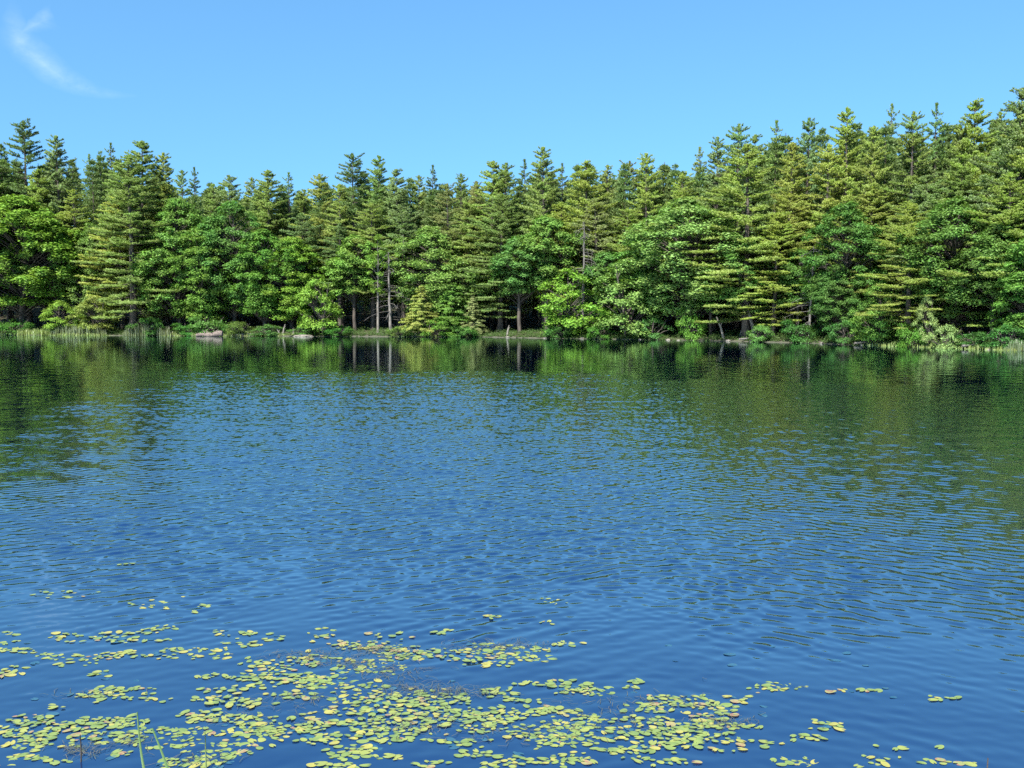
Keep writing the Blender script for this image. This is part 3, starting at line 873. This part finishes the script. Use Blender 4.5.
# ------------------------------------------------------------------ the wood behind, one mass
def distant_wood():
    r = np.random.default_rng(77)
    g = Geo()
    gt = Geo()
    for px in np.arange(-90, 1140, 17):
        for dep in (15, 22, 30, 40):
            px2 = px + r.normal() * 6
            d = shore_d(px2) + dep + r.normal() * 2
            sk = np.interp(px2, [0, 120, 210, 300, 360, 440, 545, 640, 700, 760, 850, 940, 1020], [165, 170, 200, 200, 185, 195, 180, 180, 175, 150, 140, 135, 125])
            x = (px2 - CX) / F * d
            rx, ry, rz = ray(px2, sk - 19 + 18 * r.random())
            zt = CAMH + rz / ry * (d - dep + 14)     # not above the front skyline
            zt = min(zt, CAMH + rz / ry * d)
            zb = float(terrain(x, d))
            H = zt - zb
            gt.tube([[x, d, zb - 0.2], [x + r.normal() * 0.2, d, zb + H * 0.5], [x, d, zt]], [0.2, 0.13, 0.03], 6)
            fine = dep < 20
            n = 4200 if fine else 1500
            u = r.random(n) ** 0.8
            z = zb + H * (0.10 + 0.88 * u)
            tier = np.round(z / 0.8) * 0.8 + r.normal(size=n) * 0.16
            rad = 2.9 * (1 - u) ** 0.55 * (0.3 + 0.7 * np.sqrt(r.random(n))) * (1 + 0.3 * np.sin(tier * 7))
            az = r.random(n) * 6.28
            P = np.stack([x + rad * np.cos(az), d + rad * np.sin(az), np.clip(tier, zb + 0.5, zt)], 1)
            needles(P, np.stack([np.cos(az), np.sin(az), 0.6 + 0 * az], 1), 0.32 if fine else 0.55, 0.085 if fine else 0.26, 3 if fine else 2, g, r)
    nv = g.n
    V = np.concatenate(g.v + gt.v)
    fs = np.concatenate(g.f4)
    ft = np.concatenate(gt.f4) + nv
    me = mesh_np('distant_wood', V, [fs, ft], [M_NEEDLE, M_BARK], midx=np.concatenate([np.zeros(len(fs)), np.ones(len(ft))]))
    o = tag(ob('distant_wood', me), 'deep green pine wood closing the view behind the shore trees', 'wood', kind='stuff')
    o.color = (0.15, 0.215, 0.075, 1)


distant_wood()


def undergrowth():
    """leafy ground cover on the bank and forest floor"""
    r = np.random.default_rng(5)
    g = Geo()
    n = 3300
    px = r.random(n) * 1120 - 48
    dep = 0.25 + 9 * r.random(n) ** 1.9
    for p, dd in zip(px, dep):
        d = shore_d(p) + dd
        x = (p - CX) / F * d
        s = (0.14 + 0.35 * r.random()) * min(1, 0.35 + dd * 0.4)
        z = float(terrain(x, d))
        k = int(26 + 70 * s)
        dd_ = unit(r.normal(size=(k, 3)))
        P = np.array([x, d, z + s * 0.45]) + dd_ * s * [1.4, 1.0, 0.7]
        leaves(P, dd_ * 0.4 + [0, -0.2, 0.8] + r.normal(size=(k, 3)) * 0.4, 0.10, g, r)
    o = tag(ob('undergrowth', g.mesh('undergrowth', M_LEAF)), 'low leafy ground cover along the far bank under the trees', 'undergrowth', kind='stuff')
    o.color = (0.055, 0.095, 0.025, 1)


undergrowth()


def blades(name, label, spans, hue, wd=0.035, cat='reeds'):
    """spans: (px0, px1, depth0, depth1, n, hmin, hmax)"""
    r = np.random.default_rng(len(name) + int(abs(spans[0][0])))
    g = Geo()
    for p0, p1, d0, d1, n, h0, h1 in spans:
        px = p0 + (p1 - p0) * r.random(n)
        px = px + np.sin(px * 0.8) * 1.2
        for p in px:
            d = shore_d(p) + d0 + (d1 - d0) * r.random()
            x = (p - CX) / F * d
            z = max(float(terrain(x, d)), -0.1)
            edge = min(1, 0.35 + 4 * min(p - p0, p1 - p) / (p1 - p0 + 0.01))
            h = (h0 + (h1 - h0) * r.random()) * max(0.3, edge)
            a = r.random() * 6.28
            ln = np.array([math.cos(a), math.sin(a), 0]) * h * 0.22 * r.random()
            sd_ = np.array([math.cos(a + 1.5), math.sin(a + 1.5), 0]) * wd * (0.6 + 0.7 * r.random())
            b = np.array([x, d, z])
            V = [b - sd_, b + sd_, b + ln * 0.35 + [0, 0, h * 0.6] + sd_ * 0.8, b + ln * 0.35 + [0, 0, h * 0.6] - sd_ * 0.8, b + ln + [0, 0, h]]
            g.add(V, [[0, 1, 2, 3]])
            g.f3.append(np.array([[3, 2, 4]]) + g.n - 5)
    o = tag(ob(name, g.mesh(name, M_REED)), label, cat, kind='stuff')
    o.color = (*hue, 1)


blades('reed_bed', 'tall blue-green reeds along the left water edge', [(52, 108, -0.6, 1.2, 1500, 0.6, 1.4), (124, 153, -0.6, 0.9, 900, 0.7, 1.5), (156, 172, -0.2, 0.9, 160, 0.5, 1.2)], (0.105, 0.13, 0.045))
blades('marsh_grass', 'short bright marsh grass along the far waterline', [(-30, 56, -0.5, 1.0, 1500, 0.35, 0.8), (52, 112, -0.9, -0.3, 700, 0.2, 0.5), (160, 250, -0.2, 1.0, 1300, 0.2, 0.45), (250, 300, 0, 0.6, 300, 0.15, 0.3),
                      (395, 470, -0.1, 0.7, 700, 0.12, 0.35), (590, 610, -0.1, 0.5, 150, 0.15, 0.35), (850, 1060, -0.3, 0.8, 1800, 0.12, 0.4)], (0.19, 0.24, 0.06), 0.03, 'grass')
blades('edge_reeds', 'pale reeds at the right-hand water edge', [(1004, 1040, -0.3, 0.8, 500, 0.4, 0.8)], (0.10, 0.14, 0.06), 0.025)


# ------------------------------------------------------------------ rocks, driftwood, stumps
def rock_mesh(seed, sx, sy, sz, m):
    import bmesh
    r = random.Random(seed)
    bm = bmesh.new()
    bmesh.ops.create_icosphere(bm, subdivisions=3, radius=1)
    ph = [r.random() * 6 for _ in range(6)]
    for v_ in bm.verts:
        c = v_.co
        f = 1 + 0.16 * math.sin(3 * c.x + ph[0]) * math.sin(2.6 * c.y + ph[1]) + 0.10 * math.sin(7 * c.x + ph[2]) * math.sin(6 * c.z + ph[3]) + 0.05 * math.sin(13 * c.y + ph[4])
        v_.co = Vector((c.x * sx * f, c.y * sy * f, max(c.z * f, -0.6) * sz))
    me = bpy.data.meshes.new('rock')
    bm.to_mesh(me); bm.free()
    me.materials.append(m)
    return me


def shore_at(px, dep):
    d = shore_d(px) + dep
    return (px - CX) / F * d, d


x, y = shore_at(303, -1.6)
o = ob('flat_rock', rock_mesh(3, 1.15, 0.7, 0.22, M_ROCK)); o.location = (x, y, 0.02)
tag(o, 'long flat pale rock lying in the water left of centre', 'rock')
for i, (px, dep, s, lab) in enumerate([
        (545, 0.0, 0.30, 'grey stone on the waterline under the dark centre hollow'),
        (508, 0.2, 0.34, 'pale upright stone on the bank in the dark centre hollow'),
        (582, 0.1, 0.26, 'small stone left of the tiny bright bush'),
        (640, 0.0, 0.28, 'low stone on the bank right of the tiny bright bush'),
        (668, 0.1, 0.34, 'flat stone on the bank under the largest maple'),
        (678, 0.0, 0.22, 'small stone right next to the flat one under the largest maple'),
        (728, 0.1, 0.30, 'stone at the foot of the pale leaning trunk'),
        (752, 0.2, 0.40, 'largest stone of the bank, at the roots of the leaning trunks'),
        (822, 0.1, 0.26, 'stone on the bank below the bare pale trunk'),
        (862, 0.0, 0.26, 'stone on the bank left of the golden plumes foot'),
        (988, 0.0, 0.22, 'stone in the pale grass near the right edge')]):
    x, y = shore_at(px, dep)
    o = ob('shore_stone', rock_mesh(20 + i, s * 0.75, s * 0.6, s * 0.4, M_ROCK)); o.location = (x, y, max(0, float(terrain(x, y))))
    tag(o, lab, 'stone', 'stones on the far bank')

# driftwood log with broken root end, on the left shore
x, y = shore_at(214, -2.0)
g = Geo()
r = np.random.default_rng(9)
t = np.linspace(0, 1, 12)
pts = np.stack([-2.1 + 3.2 * t, 0.15 * np.sin(5 * t), 0.10 + 0.20 * t + 0.06 * np.sin(9 * t)], 1)
g.tube(pts, 0.14 + 0.20 * t ** 0.8 + 0.03 * np.sin(17 * t), 12)
g.tube([pts[-1] - [0.02, 0, 0], pts[-1] + [0.015, 0, 0]], [0.35, 0.001], 12)
root = ob('driftwood_log', None)
root.location = (x, y, 0.02)
tag(root, 'weathered grey log lying in the shallows on the left, thick dark end to the right', 'log')
ob('log', g.mesh('log', M_DRIFT, True), root)
g = Geo()
for k in range(7):
    a = r.random() * 3.1
    p0 = np.array([-1.0 + 0.25 * k, 0, 0.28])
    e = p0 + [0.35 * math.cos(a), r.normal() * 0.25, 0.28 + 0.25 * r.random()]
    g.tube([p0, (p0 + e) / 2 + [0.05, 0, 0.05], e], [0.07, 0.05, 0.02], 6)
ob('root_stub', g.mesh('root_stub', M_DRIFT, True), root)

for px, dep, h, lean, lab in ((283, 0.7, 1.25, 0.25, 'short pale broken stump standing left of the small round tree'),
                              (280, 0.6, 0.7, -0.45, 'shorter pale snag leaning left beside the broken stump'),
                              (294, 0.8, 0.75, -0.1, 'small grey snag right of the broken stump'),
                              (507, 0.8, 1.2, 0.2, 'pale snag in the dark centre hollow'),
                              (724, 0.5, 2.2, -0.35, 'whitish leaning snag over the dark water right of centre')):
    x, y = shore_at(px, dep)
    g = Geo()
    g.tube([[0, 0, -0.1], [lean * h * 0.4, 0.05, h * 0.5], [lean * h, 0, h]], [0.13, 0.10, 0.05], 8)
    g.tube([[lean * h * 0.5, 0, h * 0.55], [lean * h * 0.5 + 0.22, 0, h * 0.85]], [0.05, 0.02], 6)
    o = ob('tree_stump', g.mesh('tree_stump', M_PALEBARK, True)); o.location = (x, y, float(terrain(x, y)))
    tag(o, lab, 'stump', 'broken stumps on the far bank')
for px, dep, L, ang, lab in ((866, 0.4, 2.0, 0.2, 'grey fallen branch on the bank below the golden plumes'),
                             (246, 0.3, 2.4, 0.05, 'dark fallen log on the bank right of the driftwood'),
                             (750, 0.5, 2.2, -0.3, 'fallen branch beside the largest bank stone'),
                             (978, 0.9, 2.4, 0.15, 'fallen branch on the grassy bank near the right edge')):
    x, y = shore_at(px, dep)
    g = Geo()
    c, s = math.cos(ang), math.sin(ang)
    g.tube([[-L / 2 * c, 0, 0.08], [0, 0.1, 0.16], [L / 2 * c, 0.1, 0.12 + L * abs(s) * 0.5]], [0.09, 0.08, 0.04], 8)
    g.tube([[0.1, 0.1, 0.15], [0.35, -0.1, 0.45]], [0.04, 0.015], 5)
    o = ob('fallen_branch', g.mesh('fallen_branch', M_GREYBARK, True)); o.location = (x, y, float(terrain(x, y)))
    tag(o, lab, 'branch', 'fallen wood on the far bank')

# ------------------------------------------------------------------ lily pads
# (cx, cy, rx, ry, count, place words) - rafts as they lie on the near water
RAFTS = [
    (100, 572, 26, 4, 5, 'far off among the ripples at left'), (86, 594, 34, 5, 14, 'sparse far patch at left'), (148, 607, 20, 3, 12, 'short far string at left'),
    (196, 609, 11, 3, 6, 'tiny far cluster at left'), (168, 600, 22, 5, 4, 'loose far pads at left'),
    (60, 634, 12, 2, 4, 'two small pads left of the long far string'), (72, 639, 18, 2, 6, 'thin string at far left'), (135, 637, 42, 5, 36, 'long far string at left'),
    (160, 630, 22, 3, 12, 'far string top at left'), (6, 634, 8, 5, 6, 'far left edge pads'),
    (28, 648, 26, 4, 24, 'far raft at the left edge'), (62, 661, 30, 5, 22, 'slanting string right of the left edge raft'), (100, 654, 22, 5, 20, 'raft end below the far string'),
    (118, 655, 18, 2.5, 9, 'thin link left of the tidy far raft'),
    (190, 652, 38, 5, 36, 'tidy far raft at left'), (210, 633, 16, 2.5, 8, 'small far string left of centre'), (238, 642, 15, 4, 12, 'far cluster left of centre'), (240, 632, 14, 2.5, 7, 'upper far cluster left of centre'),
    (278, 638, 14, 2, 6, 'short string left of the speckled patch'), (232, 657, 10, 3, 5, 'small pads under the far cluster'),
    (8, 671, 12, 6, 12, 'near left edge cluster'), (92, 673, 12, 3, 5, 'lone trio in open water at left'),
    (322, 631, 20, 3, 9, 'far trio above the speckled patch'), (340, 645, 32, 5, 22, 'upper speckled patch'), (380, 640, 26, 5, 16, 'faded far patch left of centre'), (396, 650, 22, 4, 18, 'faded pads at centre'),
    (280, 662, 34, 7, 46, 'raft left of the main one'), (262, 676, 30, 5, 34, 'lower edge of the raft left of the main one'), (215, 678, 24, 4, 10, 'open string left of the main raft'),
    (300, 658, 18, 4, 16, 'rust-flecked patch by the main raft'), (320, 674, 18, 3, 12, 'ragged link left of the main raft'),
    (360, 668, 30, 7, 44, 'upper main raft'), (385, 660, 22, 6, 26, 'upper main raft end'), (412, 652, 26, 5, 24, 'dense far raft at centre, left part'), (472, 652, 40, 7, 66, 'dense far raft at centre'),
    (495, 661, 36, 5, 30, 'near side of the far centre raft'), (530, 652, 16, 3, 8, 'right end of the far centre raft'),
    (455, 634, 28, 4, 8, 'scattered pads above the centre raft'), (488, 618, 14, 2, 5, 'tiny far pads above centre'), (540, 602, 16, 3, 6, 'farthest pads at centre'), (545, 622, 12, 2, 4, 'few pads right of centre far out'), (563, 641, 14, 5, 8, 'small group right of the centre raft'),
    (300, 684, 24, 4, 16, 'broken string left of main raft'), (120, 692, 34, 4, 28, 'mid string at left'), (94, 700, 20, 5, 18, 'knot below the mid string at left'), (150, 696, 12, 4, 8, 'right end of the mid string at left'), (55, 707, 12, 2, 3, 'lone pad over the left raft'),
    (290, 697, 20, 4, 16, 'loose raft in the middle left'), (228, 693, 26, 5, 12, 'open pads right of the mid string'), (225, 702, 36, 5, 24, 'wavy string above the dense left-centre raft'), (240, 690, 24, 4, 10, 'scattered pads above the wavy string'),
    (352, 690, 34, 8, 52, 'dense main raft, upper left'), (368, 706, 34, 8, 58, 'dense main raft, left'), (356, 722, 28, 7, 36, 'dense main raft, lower left'),
    (430, 700, 34, 7, 48, 'main raft, middle'), (412, 716, 34, 8, 56, 'main raft, middle low'), (455, 712, 26, 5, 20, 'main raft heart'), (478, 722, 34, 6, 44, 'main raft, right of middle'), (400, 732, 32, 6, 36, 'main raft, lower edge'),
    (492, 693, 20, 4, 18, 'small raft above the main one'), (517, 700, 16, 3, 10, 'string above the main raft'), (528, 716, 30, 6, 34, 'main raft, toward the right'),
    (560, 683, 26, 4, 22, 'long thin string right of centre'), (586, 690, 20, 4, 14, 'lower thin string right of centre'), (610, 692, 24, 5, 20, 'string joining the right raft'), (632, 684, 15, 3, 7, 'bright string at right of centre'),
    (552, 728, 30, 6, 38, 'right-centre raft'), (590, 734, 34, 6, 48, 'right-centre raft, near edge'), (600, 720, 24, 5, 22, 'right-centre raft, far edge'), (570, 742, 24, 5, 24, 'near part of right-centre raft'),
    (640, 726, 30, 6, 38, 'right raft, left half'), (676, 734, 30, 7, 44, 'right raft'), (650, 706, 26, 5, 26, 'upper right raft'), (672, 698, 24, 5, 24, 'right upper string'), (686, 745, 28, 5, 28, 'right raft, near edge'), (640, 748, 26, 5, 20, 'near fringe of the right raft'),
    (712, 706, 28, 4, 20, 'string toward the right'), (700, 716, 22, 5, 16, 'rusty patch in the right raft'), (735, 726, 22, 4, 16, 'right end of the right raft'), (758, 683, 22, 5, 14, 'loose right group'), (765, 690, 22, 3, 9, 'near side of the loose right group'), (770, 740, 22, 5, 12, 'scattered pads at lower right'), (742, 699, 14, 3, 5, 'small pair below the loose right group'),
    (820, 724, 14, 4, 8, 'small cluster at the right'), (806, 738, 16, 4, 8, 'near small cluster at the right'), (862, 693, 20, 3, 10, 'rusty string far right'), (936, 697, 18, 3, 7, 'far right pads'), (845, 731, 24, 3, 4, 'odd pads at right'), (900, 748, 40, 4, 4, 'single pads at far right'), (955, 764, 40, 4, 9, 'bottom right fringe'), (872, 762, 20, 4, 10, 'bottom right cluster'), (780, 762, 24, 4, 10, 'bottom edge right of centre'),
    (30, 722, 24, 6, 34, 'left raft, upper part'), (22, 738, 26, 8, 46, 'left corner raft'), (64, 728, 16, 4, 14, 'left raft, right end'), (84, 724, 26, 5, 24, 'left bow-shaped string'), (92, 735, 22, 4, 18, 'left bow-shaped string, near side'), (118, 722, 26, 5, 24, 'raft behind the grass blades'), (128, 740, 22, 4, 18, 'raft left of the grass blades'), (150, 730, 18, 4, 12, 'raft at the grass blades'), (70, 745, 12, 4, 6, 'pair by the dark twig'), (12, 758, 20, 5, 12, 'bottom left corner'), (115, 752, 16, 2, 5, 'white-rimmed pads by the blades'), (40, 765, 20, 3, 6, 'bottom edge at left'),
    (180, 735, 26, 5, 28, 'raft right of the grass blades'), (215, 722, 24, 6, 30, 'left-centre raft, left part'), (248, 728, 34, 8, 72, 'dense left-centre raft'), (280, 732, 22, 5, 22, 'dense left-centre raft, right end'), (200, 752, 30, 6, 36, 'bottom left-centre raft'), (232, 750, 26, 4, 20, 'near fringe of the dense left-centre raft'), (176, 757, 20, 5, 16, 'raft below the grass blades'), (205, 764, 26, 3, 10, 'bottom edge left of centre'),
    (330, 742, 24, 5, 24, 'lower left of the main raft'), (360, 752, 28, 5, 26, 'lower main string'), (345, 765, 30, 3, 12, 'bottom edge under the main raft'), (318, 716, 16, 4, 5, 'loose pads left of the main raft'), (385, 757, 14, 3, 6, 'pads below the main raft'),
    (460, 741, 22, 2, 8, 'thin pale line below the main raft'), (490, 744, 24, 3, 6, 'lone round pads below the main raft'), (470, 756, 20, 4, 12, 'bottom cluster at centre'), (520, 762, 30, 4, 24, 'bottom raft at centre'), (556, 758, 22, 5, 18, 'bottom raft right of centre'), (430, 764, 20, 3, 8, 'bottom edge at centre'), (600, 762, 20, 3, 8, 'bottom edge right of centre'), (660, 764, 26, 3, 10, 'bottom edge under the right raft'), (730, 752, 18, 3, 6, 'loose bottom pads at right'),
]


def pad_verts(r, s):
    """one floating leaf: oval or notched disc with a soft rim wave"""
    n = 16
    el = 0.52 + 0.3 * r.random()
    notch = r.random() < 0.3
    ph = r.random() * 6.28
    wav = 0.07 * r.random() + 0.01
    th = np.linspace(0, 2 * math.pi, n, endpoint=False)
    rr = np.ones(n) * (1 + 0.05 * np.sin(3 * th + ph))
    if notch: rr[0] = 0.25
    if r.random() < 0.15: rr[5] *= 0.75
    V = [(0, 0, 0)]
    for k in range(n):
        V.append((0.62 * rr[k] * math.cos(th[k]), 0.62 * el * rr[k] * math.sin(th[k]), 0.0))
    for k in range(n):
        V.append((rr[k] * math.cos(th[k]), el * rr[k] * math.sin(th[k]), wav * math.sin(2 * th[k] + ph) * 0.8 + wav * 0.4))
    Fs3 = [(0, 1 + k, 1 + (k + 1) % n) for k in range(n)]
    Fs4 = [(1 + k, 1 + n + k, 1 + n + (k + 1) % n, 1 + (k + 1) % n) for k in range(n)]
    return np.array(V) * s, np.array(Fs3), np.array(Fs4)


rp = np.random.default_rng(13)
pads = []
for ri, (cx, cy, rx, ry, n, words) in enumerate(RAFTS):
    nsub = max(2, int(n / 7))
    subs = [(cx + rx * rp.normal() * 0.6, cy + ry * rp.normal() * 0.7) for _ in range(nsub)]
    spx = []
    for k in range(int(n * 1.05)):
        for tr in range(12):
            sx_, sy_ = subs[rp.integers(nsub)]
            qx = sx_ + rx * 0.42 * rp.normal() + (5 if tr > 5 else 0) * rp.normal()
            qy = sy_ + ry * 0.31 * rp.normal() + (2 if tr > 5 else 0) * rp.normal()
            if qy < 560: continue
            if qy > 774: qy = 768 + 6 * rp.random()
            wx, wy = on_water(qx, qy)
            rad = 0.014 + 0.024 * rp.random() ** 1.2
            if all((wx - p[0]) ** 2 + (wy - p[1]) ** 2 > (0.60 * (rad + p[2])) ** 2 for p in pads[-260:]):
                break
        else:
            continue
        c = rp.random()
        rusty = 'rust' in words or 'faded' in words or 'speckled' in words
        col = 0 if c < 0.55 else 1 if c < 0.82 else 2 if c < 0.95 else 3
        if rusty and rp.random() < 0.22: col = 3
        if rp.random() < 0.035: col = 4
        pads.append((wx, wy, rad, col, ri, qx, qy))
for k in range(46):     # sunken dull leaves and strays in the open water
    qx, qy = rp.random() * 900, 640 + 125 * rp.random()
    wx, wy = on_water(qx, qy)
    pads.append((wx, wy, 0.022 + 0.022 * rp.random(), 4, -1 - int(qx // 200), qx, qy))

CW = ['green', 'yellow-green', 'yellow', 'rust-flecked', 'dull sunken blue-green']
variants = [pad_verts(rp, 1.0) for _ in range(10)]
pm = {}
for vi, (V, f3, f4) in enumerate(variants):
    for ci in range(5):
        pm[vi, ci] = mesh_np('lily_pad', V, [f3, f4], M_PAD[ci], True)
inframe = [p for p in pads if p[6] < 766 and 2 < p[5] < 1022]
near = sorted(inframe, key=lambda p: -(p[2] / math.hypot(p[0], p[1])) * (p[1] + 0) ** 0 if p[6] < 764 else 0)[:296]
ids = set(id(p) for p in near)
ORD = 'leftmost second third fourth fifth sixth seventh eighth ninth tenth eleventh twelfth thirteenth fourteenth fifteenth sixteenth seventeenth eighteenth nineteenth twentieth'.split()


def size_of(rad): return 'small' if rad < 0.029 else 'large' if rad > 0.036 else 'medium'


rank, cls = {}, {}
for p in inframe: cls.setdefault((size_of(p[2]), p[3], p[4]), []).append(p)
for k_, ps in cls.items():
    ps.sort(key=lambda q: q[5])
    for i_, q in enumerate(ps):
        rank[id(q)] = (i_, len(ps))


for p in pads:
    wx, wy, rad, col, ri, qx, qy = p
    z = (0.002 + 0.0035 * rp.random()) if col != 4 else 0.0015
    tilt = (rp.normal() * 0.03, rp.normal() * 0.03, rp.normal() * 0.6 + math.pi * rp.integers(2))
    vi = rp.integers(10)
    if id(p) in ids:
        o = bpy.data.objects.new('lily_pad', pm[vi, col])
        COL.objects.link(o)
        o.location = (wx, wy, z); o.rotation_euler = tilt; o.scale = (rad, rad, rad * 0.8)
        words = RAFTS[ri][5] if ri >= 0 else 'open water ' + ['by the left edge', 'left of the middle', 'near the middle', 'right of the middle', 'toward the right edge'][min(4, -ri - 1)]
        i_, n_ = rank[id(p)]
        o_ = '' if n_ == 1 else ORD[i_] if i_ == 0 else 'rightmost' if i_ == n_ - 1 else ORD[min(i_, 19)] + ' from left'
        lab = size_of(rad) + ' ' + CW[col] + ' pad, ' + (('the ' + o_ + ' such ') if o_ else 'the only such ') + 'in ' + words
        if len(lab.split()) > 16: lab = lab.replace(', the ', ', ').replace('sunken ', '').replace('the right raft', 'right raft').replace('the only such in', 'in').replace('such in', 'in')
        tag(o, lab, 'lily pad', 'floating lily pads on the near water')
    else:
        p_ = p
rest = [p for p in pads if id(p) not in ids]
VV, F3, F4, m3, m4, off = [], [], [], [], [], 0
for (wx, wy, rad, col, ri, qx, qy) in rest:
    V, f3, f4 = variants[rp.integers(10)]
    a = rp.normal() * 0.6 + math.pi * rp.integers(2); c, s = math.cos(a), math.sin(a)
    tx, ty = rp.normal() * 0.035, rp.normal() * 0.035
    P = np.stack([V[:, 0] * c - V[:, 1] * s, V[:, 0] * s + V[:, 1] * c, V[:, 2] * 0.8], 1) * rad
    P[:, 2] += tx * P[:, 0] + ty * P[:, 1]
    P += [wx, wy, (0.002 + 0.0035 * rp.random()) if col != 4 else 0.0015]
    VV.append(P); F3.append(f3 + off); F4.append(f4 + off)
    m3 += [col] * len(f3); m4 += [col] * len(f4)
    off += len(P)
me = mesh_np('lily_pad_carpet', np.concatenate(VV), [np.concatenate(F3), np.concatenate(F4)], M_PAD, True, midx=m3 + m4)
tag(ob('lily_pad_carpet', me), 'carpet of small floating pads farther out on the near water', 'lily pads', 'floating lily pads on the near water', 'stuff')
print('PADS', len(pads), len(near), 'smallest individual y', min(p[6] for p in near))

# thready water weed at the surface between the pads
g = Geo()
for (cx, cy, rx, ry, n) in [(372, 650, 30, 5, 260), (345, 663, 28, 3, 160), (395, 672, 30, 8, 200), (460, 692, 28, 5, 220), (500, 645, 40, 4, 220), (80, 750, 14, 4, 130), (130, 742, 14, 3, 60), (410, 690, 30, 5, 160),
                            (725, 722, 26, 4, 120), (300, 655, 26, 4, 140), (300, 700, 30, 8, 90), (95, 695, 30, 1.5, 40), (260, 716, 40, 8, 80), (640, 700, 60, 10, 110), (600, 722, 50, 12, 120), (430, 722, 60, 10, 160), (190, 760, 30, 5, 60), (520, 735, 60, 10, 80)]:
    for k in range(n // 2):
        a = on_water(cx + rx * 0.7 * rp.normal(), min(772, cy + ry * 0.7 * rp.normal()))
        th = rp.random() * 6.28; L = 0.03 + 0.07 * rp.random()
        p = np.array([a[0], a[1], 0.006]); d = np.array([math.cos(th), math.sin(th), 0]) * L
        q = np.array([-d[1], d[0], 0]) * 0.3 * rp.normal()
        pts = [p, p + d * 0.5 + q + [0, 0, 0.004], p + d + [0, 0, -0.001]]
        wv = np.array([-math.sin(th), math.cos(th), 0]) * 0.0014
        V = [pts[0] - wv, pts[0] + wv, pts[1] + wv, pts[1] - wv, pts[2] + wv, pts[2] - wv]
        g.add(V, [[0, 1, 2, 3], [3, 2, 4, 5]])
m_weed = pad_mat('weed', (0.06, 0.075, 0.05, 1), (0.11, 0.10, 0.07, 1))
tag(ob('water_weed', g.mesh('water_weed', m_weed)), 'fine brownish water weed trailing at the surface between the pads', 'water weed', kind='stuff')


# ------------------------------------------------------------------ foreground blades and twigs
def blade(name, base, tip, wd, m_, label, cat, color, bend=0.0):
    bx, by = on_water(*base)
    d = by
    rx, ry, rz = ray(*tip)
    P0 = np.array([bx, by, -0.05]); P1 = np.array([rx / ry * d, d, CAMH + rz / ry * d])
    t = np.linspace(0, 1, 12)
    pts = P0 + (P1 - P0) * t[:, None] + np.stack([bend * np.sin(math.pi * t), 0 * t, 0 * t], 1)
    w_ = wd * np.clip(1.15 - t, 0.04, 1) ** 0.6
    V, Fs = [], []
    for k in range(12):
        V += [pts[k] + [-w_[k], 0.004, 0], pts[k] + [0, -0.006, 0], pts[k] + [w_[k], 0.004, 0]]
    for k in range(11):
        a = 3 * k
        Fs += [(a, a + 1, a + 4, a + 3), (a + 1, a + 2, a + 5, a + 4)]
    o = ob(name, mesh_np(name, V, np.array(Fs), m_, True))
    o.color = (*color, 1)
    return tag(o, label, cat, 'grass blades in the near shallows' if name == 'grass_blade' else None)


blade('grass_blade', (150, 790), (137, 712), 0.008, M_REED, 'upright pale green grass blade, leftmost and tallest of three', 'grass blade', (0.12, 0.19, 0.06), -0.012)
blade('grass_blade', (178, 795), (152, 728), 0.0095, M_REED, 'slanting green grass blade, middle one of three', 'grass blade', (0.10, 0.17, 0.05), 0.006)
blade('grass_blade', (206, 775), (205, 733), 0.005, M_REED, 'thin short grass blade, rightmost of three', 'grass blade', (0.14, 0.19, 0.07), 0.0)
blade('twig', (80, 762), (80, 735), 0.005, M_BARK, 'thin dark twig sticking up from the water at left', 'twig', (0.1, 0.1, 0.1), 0.004)
blade('twig', (986, 785), (988, 758), 0.003, M_BARK, 'thin dark twig at the bottom right corner', 'twig', (0.1, 0.1, 0.1), 0.0)
